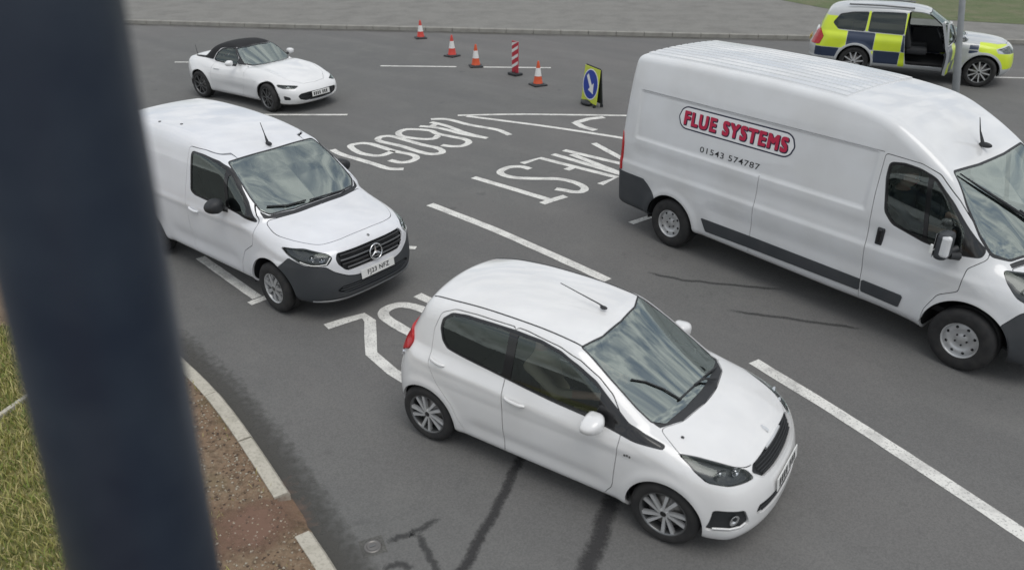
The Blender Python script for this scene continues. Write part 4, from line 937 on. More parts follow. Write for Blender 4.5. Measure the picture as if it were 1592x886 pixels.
# ---------------------------------------------------------------- long high-roof panel van
def bars(f, par, rows, name, mat, r=.008, inset=.014, lo=2.6, hi=5.2):
    for z, w in rows:
        ys = np.linspace(-w, w, 15); xs = skin(f, 0, ys, np.full(15, z), lo, hi)
        MB().tube([(x-inset, y, z) for x, y in zip(xs, ys)], r, 6).build(name, mat, par)
def on_top(f, pts, lift, lo, hi): return [(x, y, float(skin(f, 2, x, y, lo, hi)[0])+lift) for x, y in pts]
def build_panel_van():
    root = thing('panel_van', 'large white long-wheelbase panel van lettered FLUE SYSTEMS on its side', 'van', (2.977, 10.988, 0), R(-51.51))
    f, lo, hi = sdf_panel_van(); c = Car(f, lo, hi, .026, root); sh = c.sh
    c.arches(((0, .345),), .415, .6); c.arches(((4.035, .345),), .445, .6)
    sh.panel('rear_bumper', side_of([(-1.4,.25),(-.25,.25),(-.30,.68),(-.42,.80),(-.52,.87),(-1.4,.88)], .02, -2))
    sh.panel('front_bumper', side_of([(4.28,.1),(4.36,.66),(4.47,.82),(4.60,.92),(5.3,.96),(5.3,.1)], .02, -2), .006)
    sh.panel('rear_light', side_of([(-1.4,.89),(-.955,.89),(-.965,1.30),(-1.005,1.43),(-1.4,1.43)], .02, .75), .004)
    sh.panel('headlight', side_of([(4.19,1.17),(4.27,1.08),(4.40,.97),(4.52,.92),(4.80,.96),(4.66,1.08),(4.40,1.155)], .02, .45), .006)
    sh.panel('windscreen', top_of([(3.515,-.1),(3.512,.3),(3.48,.80),(3.70,.862),(3.90,.86),(4.04,.81),(4.17,.68),(4.26,.4),(4.295,-.1)], .02, 1.2), .022, gapname='screen_seal')
    sh.panel('cowl', top_of([(4.325,-.1),(4.29,.42),(4.19,.72),(4.23,.74),(4.34,.44),(4.375,-.1)], 0, 1.0))
    sh.panel('bonnet', top_of([(4.383,-.1),(4.348,.45),(4.235,.75),(4.42,.72),(4.60,.62),(4.72,.4),(4.76,-.1)], .02, .9), .007)
    win = [(2.87,1.98),(2.87,1.83),(2.95,1.46),(3.06,1.355),(3.42,1.27),(3.68,1.25),(3.98,1.262),(3.985,1.33),(3.78,1.54),(3.60,1.74),(3.37,1.94),(3.19,1.992),(3.02,2.005)]
    sh.panel('window_frame', side_of(win, .04, .6), .012, gapname='window_seal')
    sh.panel('window', side_of([(2.89,1.965),(2.89,1.835),(2.965,1.475),(3.075,1.373),(3.405,1.293),(3.31,1.80),(3.29,1.965),(3.17,1.975),(3.02,1.985)], .03, .6), within=('window_frame',))
    sh.panel('quarter_window', side_of([(3.455,1.285),(3.36,1.80),(3.35,1.925),(3.59,1.71),(3.77,1.51),(3.80,1.40),(3.78,1.275)], .02, .6), within=('window_frame',))
    sh.panel('moulding', side_of([(.55,.612),(1.40,.618),(2.86,.612),(2.86,.470),(1.42,.458),(.64,.445)], .008, .6), 0); sh.panel('door_moulding', side_of([(2.875,.612),(3.36,.600),(3.335,.448),(2.885,.468)], .008, .6), 0)
    sh.panel('door', side_of([(2.87,.37),(3.585,.37),(3.60,.55),(3.70,.76),(3.885,.87),(3.90,1.13),(4.03,1.25),(4.01,1.36),(3.64,1.775),(3.40,1.985),(3.2,2.045),(2.80,2.06),(2.80,1.6),(2.83,1.1)], .03, .6), .008)
    c.slit(lambda V: V[:, 0]-1.325, .008, side_of([(1.2,.36),(1.5,.36),(1.5,1.42),(1.2,1.42)], 0, .6)); c.slit(lambda V: V[:, 2]-2.072, .007, side_of([(2.78,2.0),(2.78,2.2),(-.74,2.2),(-.74,2.0)], 0, .6))
    sh.finish()
    c.emit('body', 'body', 'van_white', flange=.03); c.emit('door', 'door', 'van_white', True); c.emit('bonnet', 'bonnet', 'van_white')
    c.emit('rear_bumper', 'rear_bumper', 'grey_plastic', inset=-.012); c.emit('front_bumper', 'front_bumper', 'grey_plastic', inset=-.006)
    c.emit('rear_light', 'rear_light', 'red_lens', True, -.012, .04); c.emit('moulding', 'side_moulding', 'grey_plastic', True, -.012, .02); c.emit('door_moulding', 'side_moulding', 'grey_plastic', True, -.012, .02)
    c.emit('screen_seal', 'windscreen_seal', 'black_plastic', inset=.002); c.emit('cowl', 'cowl_panel', 'black_plastic', inset=.008); c.emit('windscreen', 'windscreen', 'windscreen_glass', inset=.004, flange=0)
    c.emit('window_frame', 'window_frame', 'gloss_black', True, .004, .01); c.emit('window_seal', 'window_seal', 'black_plastic', True, .002, .01); c.emit('window', 'window', 'side_glass', True, .010, 0); c.emit('quarter_window', 'quarter_window', 'side_glass', True, .010, 0)
    c.emit('headlight', 'headlight', 'lens', True, .001, .01); c.emit('headlight', 'headlight_housing', 'lamp_dark', True, .05, 0)
    for s in (-1, 1):
        for y, z in ((.80, 1.04), (.68, 1.03)):
            x = float(skin(f, 0, s*y, z, 3.8, 5.2)[0]); MB().lathe([(.004, -.05), (.03, -.04), (.05, -.02), (.055, -.012)], 20, 'x').build('headlight_bulb', 'lamp_bowl', root, (x-.01, s*y, z), (0, 0, s*R(25)))
        y = float(np.abs(skin(f, 1, 2.965, 1.175, .6, 1.2)[0])); MB().box((2.965, s*(y+.004), 1.175), (.085, .03, .20), .018).build('handle_recess', 'black_plastic', root); MB().box((2.965, s*(y+.022), 1.185), (.045, .022, .15), .01).build('door_handle', 'gloss_black', root)
        # tall mirror: dark body, white cap towards the front
        h = MB().box((3.70, s*1.145, 1.37), (.13, .20, .30), .05).build('mirror_housing', 'grey_plastic', root)
        MB().box((3.735, s*1.212, 1.385), (.10, .075, .23), .03).build('mirror_cap', 'van_white', h); MB().box((3.632, s*1.145, 1.41), (.006, .16, .17), .002).build('mirror_glass', 'mirror_glass', h); MB().box((3.632, s*1.145, 1.27), (.006, .15, .07), .002).build('mirror_glass', 'mirror_glass', h)
        MB().tube([(3.74, s*1.07, 1.25), (3.79, s*.97, 1.235)], [.04, .05], 8).tube([(3.72, s*1.06, 1.28), (3.76, s*.97, 1.31)], [.03, .035], 8).build('mirror_foot', 'black_plastic', h)
        MB().box((3.628, s*1.262, 1.34), (.03, .018, .10), .008).build('mirror_indicator', 'plate_white', h)
    arch_liner(root, 0, .345, .415, .62, .96); arch_liner(root, 4.035, .345, .445, .62, .95)
    # lettering on the right side
    def pill(cx, cz, w, h, n=14):
        r = h/2; return [(cx+w/2-r+r*math.cos(a), cz+r*math.sin(a)) for a in np.linspace(-math.pi/2, math.pi/2, n)]+[(cx-w/2+r+r*math.cos(a), cz+r*math.sin(a)) for a in np.linspace(math.pi/2, 1.5*math.pi, n)]
    def strip_fill(cx, cz, w, h, lift, mat, name):
        xs = np.linspace(cx-w/2+.0005, cx+w/2-.0005, 60); r = h/2
        hh = np.array([math.sqrt(max(0, r*r-max(0, abs(x-cx)-(w/2-r))**2)) for x in xs]); A = np.stack([xs, cz+hh], 1); B = np.stack([xs, cz-hh], 1); Mi = np.stack([xs, np.full(60, cz)], 1)
        V, _ = c.decal(np.concatenate([A, Mi, B]), None, 'right', (.7, 1.2), lift); F = [(i, i+1, 60+i+1, 60+i) for i in range(59)]+[(60+i, 60+i+1, 120+i+1, 120+i) for i in range(59)]
        return MB().add(V, F).build(name, mat, root)
    material('sign_white', (.82, .82, .82), .4); material('sign_red', (.50, .012, .06), .4, noise=(30, .2, (.60, .05, .10))); material('sign_navy', (.018, .020, .05), .4)
    strip_fill(.835, 1.862, 1.77, .300, .003, 'sign_navy', 'sign_border'); strip_fill(.835, 1.862, 1.735, .265, .0045, 'sign_white', 'sign_panel')
    def letters(txt, cx, cz, width, height, bold, lift, mat, name, dx=0., dz=0., gap=1.0):
        V, F = text_mesh(txt, 1., bold, gap); V[:, 0] = (V[:, 0]-(V[:, 0].max()+V[:, 0].min())/2)/np.ptp(V[:, 0])*width+cx+dx; V[:, 1] = (V[:, 1]-(V[:, 1].max()+V[:, 1].min())/2)/np.ptp(V[:, 1])*height+cz+dz
        W, F = c.decal(V[:, :2], F, 'right', (.7, 1.2), lift)
        o = MB().add(W, F).build(name, mat, root); o['kind'] = 'stuff'; return o
    def fat(txt, cx, cz, w, h, e, lift, mat, name, gap):      # heavy strokes: the same outline laid several times, a little apart
        V, F = text_mesh(txt, 1., .0, gap); V = V[:, :2]-(V[:, :2].max(0)+V[:, :2].min(0))/2; V = V/np.ptp(V, axis=0)*np.array([w, h])+np.array([cx, cz]); m = MB()
        for i, (dx, dz) in enumerate(((0, 0), (-1, 0), (1, 0), (0, .8), (0, -.8), (-.8, .7), (.8, .7), (-.8, -.7), (.8, -.7))): m.add(*c.decal(V+np.array([dx, dz])*e, F, 'right', (.7, 1.2), lift+.00025*i))
        o = m.build(name, mat, root); o['kind'] = 'stuff'
    fat('FLUE SYSTEMS', .842, 1.856, 1.56, .165, .020, .006, 'sign_navy', 'sign_lettering_shadow', 1.22)
    fat('FLUE SYSTEMS', .835, 1.864, 1.56, .165, .012, .0088, 'sign_red', 'sign_lettering', 1.22)
    # pressed roof ribs
    for k in range(-5, 6):
        yc = k*.135; xs = np.linspace(-.86, 2.12, 40); m = MB(); rows = []
        for dy, dz in ((-.052, -.004), (-.044, .019), (.044, .019), (.052, -.004)): zz = skin(f, 2, xs, np.full(40, yc+dy), 2.2, 2.7); rows.append(np.stack([xs, np.full(40, yc+dy), zz+dz], 1))
        V = np.concatenate(rows); F = [(r_*40+i, r_*40+i+1, (r_+1)*40+i+1, (r_+1)*40+i) for r_ in range(3) for i in range(39)]+[(0, 40, 80, 120), (39, 79, 119, 159)]
        m.add(V, F).build('roof_rib', 'van_white', root)
    letters('01543 574787', .84, 1.515, .93, .075, .004, .003, 'ink', 'phone_number', gap=1.1)
    # wheels: pressed steel with round holes
    R_r = .195; sp = []
    ring = [(math.cos(a), math.sin(a)) for a in np.linspace(0, 2*math.pi, 33)[:-1]]
    W = make_wheel(.345, R_r, .225, [], 'steel_rim', 'steel_rim', .055, dish=.045, cover='liner')
    d = -.1125+.03; face = MB().lathe([(R_r-.012, d+.004), (R_r-.035, d-.002), (.135, d-.008), (.115, d+.002), (.075, d+.018), (.06, d+.012), (.03, d+.002), (.0, d)], 40, 'y')
    holes = MB()
    for k in range(8):
        a = k*math.pi/4; holes.lathe([(.0, -.0015), (.016, -.0015), (.017, .004)], 12, 'y'); n_ = 36
        for i in range(len(holes.V)-n_, len(holes.V)): v = holes.V[i]; holes.V[i] = (v[0]+.146*math.cos(a), v[1]+d-.006, v[2]+.146*math.sin(a))
    for k in range(5):
        a = k*2*math.pi/5+.3; holes.lathe([(.0, -.012), (.009, -.012), (.010, .004)], 8, 'y'); n_ = 24
        for i in range(len(holes.V)-n_, len(holes.V)): v = holes.V[i]; holes.V[i] = (v[0]+.062*math.cos(a), v[1]+d+.012, v[2]+.062*math.sin(a))
    W['spoke'] = face.mesh('wheel_disc', 'steel_rim'); W['cap'] = holes.mesh('wheel_holes', 'liner'); W['cap_stuff'] = True
    for x, y in ((0, -.875), (0, .875), (4.035, -.88), (4.035, .88)): place_wheel(W, root, x, y, .345)
    # roof aerial, wiper, cab
    MB().tube([(3.37, 0, 2.13), (3.31, 0, 2.26), (3.27, 0, 2.40)], [.022, .008, .004], 6).ellipsoid((3.40, 0, 2.125), (.07, .028, .03)).build('aerial', 'black_plastic', root)
    MB().tube(on_top(f, [(3.52, -.76), (3.70, -.55), (3.90, -.32), (4.12, -.06)], .022, 1.1, 2.3), [.008, .014, .018, .016], 6).tube(on_top(f, [(4.30, .02), (4.20, -.0), (3.98, -.22)], .045, 1.1, 2.3), .012, 6).build('wiper', 'black_plastic', root)  # the long slanting tube models a dark reflection on the glass as a blade
    MB().tube(on_top(f, [(3.62, .70), (4.10, .62), (4.24, .50)], .022, 1.1, 2.3), .012, 6).build('wiper', 'black_plastic', root)
    MB().box((3.05, 0, .55), (1.7, 1.75, .06)).build('cab_floor', 'liner', root); MB().box((2.70, 0, 1.35), (.04, 1.70, 1.45)).build('bulkhead', 'head_lining', root)
    MB().box((3.95, 0, 1.12), (.42, 1.62, .26), .07).box((3.80, -.48, 1.24), (.20, .42, .14), .05).build('dashboard', 'dash', root)
    for y in (-.55, .25, .70): seat(root, 3.12, y, .88)
    steering_wheel(root, (3.58, -.53, 1.27), .20, 50)
    for z, w in ((1.80, .9),): MB().box((2.735, 0, z), (.03, 1.68, .05), .008).build('bulkhead_rail', 'steel_rim', root)
    xp = float(skin(f, 0, 0., .55, 4., 5.2)[0]); g = MB().box((xp-.02, 0, .82), (.05, 1.1, .16), .03).build('grille', 'gloss_black', root); bars(f, g, ((.85, .5), (.80, .5)), 'grille_bar', 'chrome', .008, -.006, 4., 5.2)
    return root
build_panel_van()
# ---------------------------------------------------------------- compact white van with dark bumpers
def build_small_van():
    root = thing('compact_van', 'compact white van with dark grey bumper, black mirror and star badge on its grille', 'van', (-4.423, 10.797, 0), R(-38.416))
    f, lo, hi = sdf_small_van(); c = Car(f, lo, hi, .022, root); sh = c.sh
    c.arches(((0, .315), (2.716, .315)), .395, .55)
    sh.panel('headlight', front_of([(.822,.895),(.71,.905),(.575,.858),(.555,.822),(.625,.748),(.75,.742),(.812,.775),(.835,.83)], .015, 2.85), .007)
    sh.panel('grille', front_of([(-.1,.862),(.485,.855),(.525,.80),(.515,.74),(.445,.655),(.395,.632),(-.1,.628)], .02, 3.2), .0)
    sh.panel('mouth', front_of([(-.1,.470),(.50,.468),(.565,.43),(.53,.385),(.42,.355),(-.1,.345)], .02, 3.2))
    sh.panel('bumper', side_of([(3.0,.1),(2.99,.28),(2.95,.46),(2.84,.60),(2.90,.66),(3.06,.805),(3.10,.79),(3.26,.742),(3.45,.728),(3.54,.612),(3.585,.535),(3.9,.52),(3.9,.1)], .02, -2), .005)
    sh.panel('windscreen', top_of([(1.83,-.1),(1.825,.12),(1.80,.625),(2.01,.668),(2.27,.70),(2.42,.70),(2.50,.63),(2.57,.35),(2.59,-.1)], .02, 1.0), .018, gapname='screen_seal')
    sh.panel('cowl', top_of([(2.61,-.1),(2.59,.36),(2.51,.66),(2.42,.725),(2.50,.725),(2.575,.60),(2.645,.36),(2.66,-.1)], 0, 1.0))
    sh.panel('bonnet', top_of([(2.668,-.1),(2.652,.36),(2.58,.61),(2.53,.725),(2.76,.775),(3.07,.690),(3.29,.565),(3.355,.36),(3.372,-.1)], .12, .85), .008)
    sh.panel('window_frame', side_of([(1.15,1.62),(1.18,1.19),(1.26,1.155),(1.5,1.145),(1.96,1.15),(2.2,1.13),(2.46,1.075),(2.29,1.26),(1.99,1.51),(1.83,1.585),(1.69,1.622),(1.40,1.652),(1.18,1.655)], .03, .5), .01, gapname='window_seal')
    sh.panel('window', side_of([(1.165,1.615),(1.195,1.20),(1.27,1.172),(1.5,1.162),(1.93,1.166),(1.865,1.40),(1.855,1.555),(1.69,1.605),(1.40,1.635),(1.19,1.64)], .02, .5), within=('window_frame',))
    sh.panel('quarter_window', side_of([(1.985,1.165),(1.925,1.42),(1.92,1.525),(1.985,1.49),(2.20,1.315),(2.30,1.20),(2.30,1.125),(2.2,1.143)], .015, .5), within=('window_frame',))
    sh.panel('door', side_of([(1.08,.345),(2.10,.345),(2.14,.5),(2.24,.68),(2.42,.80),(2.475,1.04),(2.47,1.10),(2.30,1.30),(2.0,1.555),(1.84,1.632),(1.69,1.67),(1.40,1.70),(1.10,1.70),(1.07,1.2)], .03, .5), .007)
    sh.panel('load_door', side_of([(1.065,.345),(.44,.345),(.38,.55),(.20,.72),(.16,1.0),(.20,1.72),(1.085,1.712),(1.055,1.2)], .03, .5, 1), .007)
    sh.panel('rear_light', side_of([(-1.2,.82),(-.80,.82),(-.78,1.0),(-.80,1.30),(-1.2,1.32)], .02, .55), .005)
    sh.finish()
    for n in ('body', 'bonnet'): c.emit(n, n, 'citan_white')
    c.emit('door', 'door', 'citan_white', True); c.emit('load_door', 'load_door', 'citan_white'); c.emit('bumper', 'bumper', 'grey_plastic', inset=-.004); c.emit('rear_light', 'rear_light', 'red_lens', True, -.008)
    c.emit('screen_seal', 'windscreen_seal', 'black_plastic', inset=.002); c.emit('cowl', 'cowl_panel', 'black_plastic', inset=.008); c.emit('windscreen', 'windscreen', 'windscreen_glass', inset=.004, flange=0)
    c.emit('window_frame', 'window_frame', 'gloss_black', True, .004, .01); c.emit('window_seal', 'window_seal', 'black_plastic', True, .002, .01); c.emit('window', 'window', 'side_glass', True, .010, 0); c.emit('quarter_window', 'quarter_window', 'side_glass', True, .010, 0)
    c.emit('headlight', 'headlight', 'lens', True, .001, .01); c.emit('headlight', 'headlight_housing', 'lamp_dark', True, .05, 0)
    g = c.emit('grille', 'grille', 'black_plastic', inset=.045, flange=0)[0]; m_ = c.emit('mouth', 'lower_grille', 'black_plastic', inset=.03, flange=0)[0]
    bars(f, g, ((.815, .46), (.715, .46)), 'grille_bar', 'gloss_black', .020, .020, 2.9, 3.8); bars(f, g, ((.765, .47), (.668, .40)), 'grille_bar', 'dark_alloy', .013, .016, 2.9, 3.8); bars(f, m_, ((.44, .50), (.41, .52), (.38, .48)), 'grille_bar', 'grey_plastic', .008, .01, 2.9, 3.8)
    # star badge: ring and three rays
    xs = float(skin(f, 0, 0., .735, 2.9, 3.8)[0])+.012; n = 32; bd = MB().tube([(0, .092*math.cos(2*math.pi*k/n), .092*math.sin(2*math.pi*k/n)) for k in range(n+1)], .009, 8, False).build('star_badge', 'chrome', root, (xs, .01, .735), (0, R(-8), 0))
    st = MB()
    for k in range(3):
        a = R(90+120*k); u = (math.cos(a), math.sin(a)); v = (-u[1], u[0]); st.add([(0, u[0]*.088, u[1]*.088), (-.004, v[0]*.017, v[1]*.017), (.010, 0, 0), (-.004, -v[0]*.017, -v[1]*.017)], [(0, 1, 2), (0, 2, 3)])
    st.build('star', 'chrome', bd)
    b2 = float(skin(f, 2, 3.465, 0., .5, 1.2)[0]); MB().lathe([(0, .004), (.016, .003), (.018, 0)], 16).build('bonnet_badge', 'dark_alloy', root, (3.465, .01, b2+.003), (0, R(30), 0))
    xp = float(skin(f, 0, 0., .535, 2.9, 3.8)[0]); number_plate(root, Matrix.Translation((xp+.014, 0, .535)) @ Matrix.Rotation(R(-5), 4, 'Y'), 'FJ23 NFZ', size=.080)
    xl = np.linspace(-.76, .76, 31); zz = np.full(31, .30); xx = skin(f, 0, xl, zz, 2.9, 3.8); MB().tube([(x+.002, y, .285) for x, y in zip(xx, xl)], .014, 6).build('bumper_lip', 'dark_alloy', root)
    for s in (-1, 1):
        for y, z, r in ((.72, .82, .035), (.65, .80, .030)):
            x = float(skin(f, 0, s*y, z, 2.6, 3.8)[0]); MB().lathe([(.004, -.05), (r*.7, -.04), (r, -.02), (r*1.1, -.016)], 18, 'x').ellipsoid((-.03, 0, 0), (.02, r*.5, r*.5), 12, 8).build('headlight_bulb', 'lamp_bowl', root, (x-.008, s*y, z), (0, 0, s*R(30)))
        # bright line round the lower edge of the lamp
        ps = [(float(skin(f, 0, s*y, z, 2.6, 3.8)[0])-.004, s*y, z) for y, z in ((.565,.825),(.628,.757),(.70,.748),(.75,.750),(.805,.78))]; MB().tube(ps, .008, 6).build('lamp_strip', 'plate_white', root)
        xs_ = np.linspace(1.14, 1.33, 7); zs_ = np.linspace(.962, .945, 7); ys_ = np.abs(skin(f, 1, xs_, zs_, .5, 1.1)); MB().tube([(x, s*(y+.020*math.sin(math.pi*i/6)**.5+.004), z) for i, (x, y, z) in enumerate(zip(xs_, ys_, zs_))], [.012, .017, .018, .018, .018, .017, .012], 8).build('door_handle', 'citan_white', root)
        mirror_housing(root, (1.90, s*.985, 1.19), (.10, .125, .095), 'black_plastic', s, (1.96, s*.84, 1.12))
    arch_liner(root, 0, .315, .395, .56, .85); arch_liner(root, 2.716, .315, .395, .56, .85)
    sp = []
    for k in range(7):
        a = 2*math.pi*k/7; sp.append((rot_poly([(-.020,.03),(.020,.03),(.034,.168),(-.006,.172)], a), -.010, .02)); sp.append((rot_poly([(.046,.115),(.058,.112),(.070,.155),(.056,.160)], a), -.006, .02))
    W = make_wheel(.315, .188, .20, sp, 'steel_rim', 'steel_rim', .045, dish=.016, cover='dark_alloy')
    for x in (0, 2.716):
        for y in (-.775, .775): place_wheel(W, root, x, y, .315, R(-3) if x > 1 else 0.)
    MB().tube([(1.72, 0, 1.70), (1.68, 0, 1.80), (1.62, 0, 1.94)], [.020, .007, .004], 6).ellipsoid((1.74, 0, 1.695), (.06, .026, .026)).build('aerial', 'black_plastic', root)
    for x, y in ((.2, -.55), (.55, -.45)): MB().lathe([(0, .006), (.018, .005), (.02, 0)], 12).build('roof_plug', 'grey_plastic', root, (x, y, float(skin(f, 2, x, y, 1.4, 2.)[0])))
    MB().tube(on_top(f, [(2.56, -.15), (2.53, -.40), (2.44, -.62)], .02, .9, 1.8), .010, 6).build('wiper', 'black_plastic', root); MB().tube(on_top(f, [(2.575, .45), (2.585, .15), (2.575, -.1)], .02, .9, 1.8), .010, 6).build('wiper', 'black_plastic', root)
    MB().box((1.5, 0, .45), (1.9, 1.5, .05)).build('cab_floor', 'liner', root); MB().box((2.32, 0, .98), (.46, 1.45, .26), .07).build('dashboard', 'dash', root); MB().box((.98, 0, 1.02), (.04, 1.36, 1.1)).build('bulkhead', 'head_lining', root)
    for y in (-.38, .38): seat(root, 1.42, y, .68)
    steering_wheel(root, (1.93, -.38, 1.08), .19, 32)
    return root
build_small_van()
# ---------------------------------------------------------------- white roadster, hood up
def build_roadster():
    root = thing('roadster_car', 'white two-seat roadster with black fabric hood raised, beyond the compact van', 'car', (-6.86, 19.535, 0), R(-33.668))
    f, lo, hi = sdf_roadster(); c = Car(f, lo, hi, .024, root); sh = c.sh
    c.arches(((0, .315), (2.31, .315)), .345, .5)
    sh.panel('headlight', front_of([(.765,.615),(.62,.600),(.47,.575),(.60,.535),(.75,.548),(.785,.58)], .01, 2.3), .006)
    sh.panel('grille', front_of([(-.1,.440),(.30,.438),(.50,.425),(.565,.38),(.52,.30),(.40,.258),(-.1,.240)], .02, 2.6), .006)
    sh.panel('fog', front_of([(.70,.36),(.78,.40),(.77,.30),(.70,.30)], .01, 2.3))
    sh.panel('bonnet', top_of([(1.74,-.1),(1.72,.25),(1.62,.55),(1.9,.62),(2.3,.60),(2.65,.52),(2.90,.30),(2.95,-.1)], .03, .5), .006)
    sh.panel('windscreen', top_of([(1.15,-.1),(1.14,.30),(1.07,.50),(1.22,.575),(1.42,.63),(1.55,.50),(1.645,.25),(1.67,-.1)], .02, .86), .030, gapname='screen_frame')
    sh.panel('side_window', side_of([(.44,.905),(.50,1.04),(.62,1.135),(.78,1.175),(1.02,1.185),(1.22,1.0),(1.22,.895),(.7,.885)], .03, .35), .02, gapname='hood_edge')
    sh.panel('quarter', side_of([(1.24,.885),(1.24,1.02),(1.06,1.19),(1.12,1.22),(1.50,.89)], .0, .35))
    sh.panel('soft_top', side_of([(-.38,.905),(.40,.905),(.46,1.04),(.58,1.155),(.78,1.195),(1.03,1.205),(1.13,1.16),(1.25,1.6),(-.6,1.6)], .02, -2))
    sh.panel('hood_well', side_of([(-.38,.87),(.42,.875),(.42,.925),(-.38,.92)], .0, -2, 0), within=('body',)) if False else None
    sh.panel('door', side_of([(.46,.235),(1.42,.235),(1.52,.45),(1.55,.84),(1.50,.868),(.48,.872),(.40,.6)], .03, .5), .006)
    sh.panel('rear_light', side_of([(-.95,.66),(-.70,.66),(-.64,.74),(-.70,.80),(-.95,.82)], .02, .45), .005)
    sh.finish()
    c.emit('body', 'body', 'roadster_white'); c.emit('bonnet', 'bonnet', 'roadster_white'); c.emit('door', 'door', 'roadster_white', True); c.emit('rear_light', 'rear_light', 'red_lens', True, -.006)
    c.emit('soft_top', 'soft_top', 'soft_top', inset=-.006, flange=.03); c.emit('screen_frame', 'windscreen_frame', 'gloss_black', inset=-.004); c.emit('quarter', 'quarter_panel', 'gloss_black', True); c.emit('hood_edge', 'window_seal', 'black_plastic', True)
    c.emit('windscreen', 'windscreen', 'windscreen_glass', inset=.004, flange=0); c.emit('side_window', 'window', 'side_glass', True, .006, 0)
    c.emit('headlight', 'headlight', 'lens', True, .0, .01); c.emit('headlight', 'headlight_housing', 'lamp_dark', True, .04, 0); c.emit('fog', 'fog_recess', 'black_plastic', True, .012, 0)
    g = c.emit('grille', 'grille', 'black_plastic', inset=.045, flange=0)[0]; bars(f, g, ((.40, .46), (.345, .50), (.29, .42)), 'grille_bar', 'gloss_black', .007, .02, 2.2, 3.3)
    for s in (-1, 1):
        x = float(skin(f, 0, s*.66, .57, 2.2, 3.3)[0]); MB().lathe([(.004, -.03), (.018, -.02), (.026, -.008)], 16, 'x').build('headlight_bulb', 'lamp_bowl', root, (x-.006, s*.66, .572), (0, 0, s*R(35)))
        mirror_housing(root, (1.22, s*.90, .94), (.075, .10, .07), 'roadster_white', s, (1.25, s*.74, .885))
        xs_ = np.linspace(.52, .70, 6); ys_ = np.abs(skin(f, 1, xs_, np.full(6, .74), .5, 1.1)); MB().tube([(x, s*(y+.014), .74) for x, y in zip(xs_, ys_)], .010, 6).build('door_handle', 'roadster_white', root)
    MB().tube([(-.52, -.42, .88), (-.56, -.42, 1.10)], [.008, .004], 6).build('aerial', 'black_plastic', root)
    xp = float(skin(f, 0, 0., .36, 2.2, 3.3)[0]); number_plate(root, Matrix.Translation((xp+.012, .0, .385)) @ Matrix.Rotation(R(-4), 4, 'Y'), None)
    arch_liner(root, 0, .315, .345, .52, .82); arch_liner(root, 2.31, .315, .345, .52, .82)
    sp = []
    for k in range(8):
        a = 2*math.pi*k/8; sp.append((rot_poly([(-.014,.03),(.014,.03),(.020,.205),(-.006,.208)], a), -.010, .02))
    W = make_wheel(.308, .218, .205, sp, 'dark_alloy', 'dark_alloy', .04)
    for x in (0, 2.31):
        for y in (-.755, .755): place_wheel(W, root, x, y, .308, R(-8) if x > 1 else 0.)
    MB().box((.75, 0, .26), (1.7, 1.25, .05)).build('cabin_floor', 'liner', root); MB().box((1.52, 0, .72), (.36, 1.2, .22), .06).build('dashboard', 'dash', root)
    for y in (-.34, .34): seat(root, .74, y, .24)
    steering_wheel(root, (1.22, -.34, .78), .18)
    return root
build_roadster()
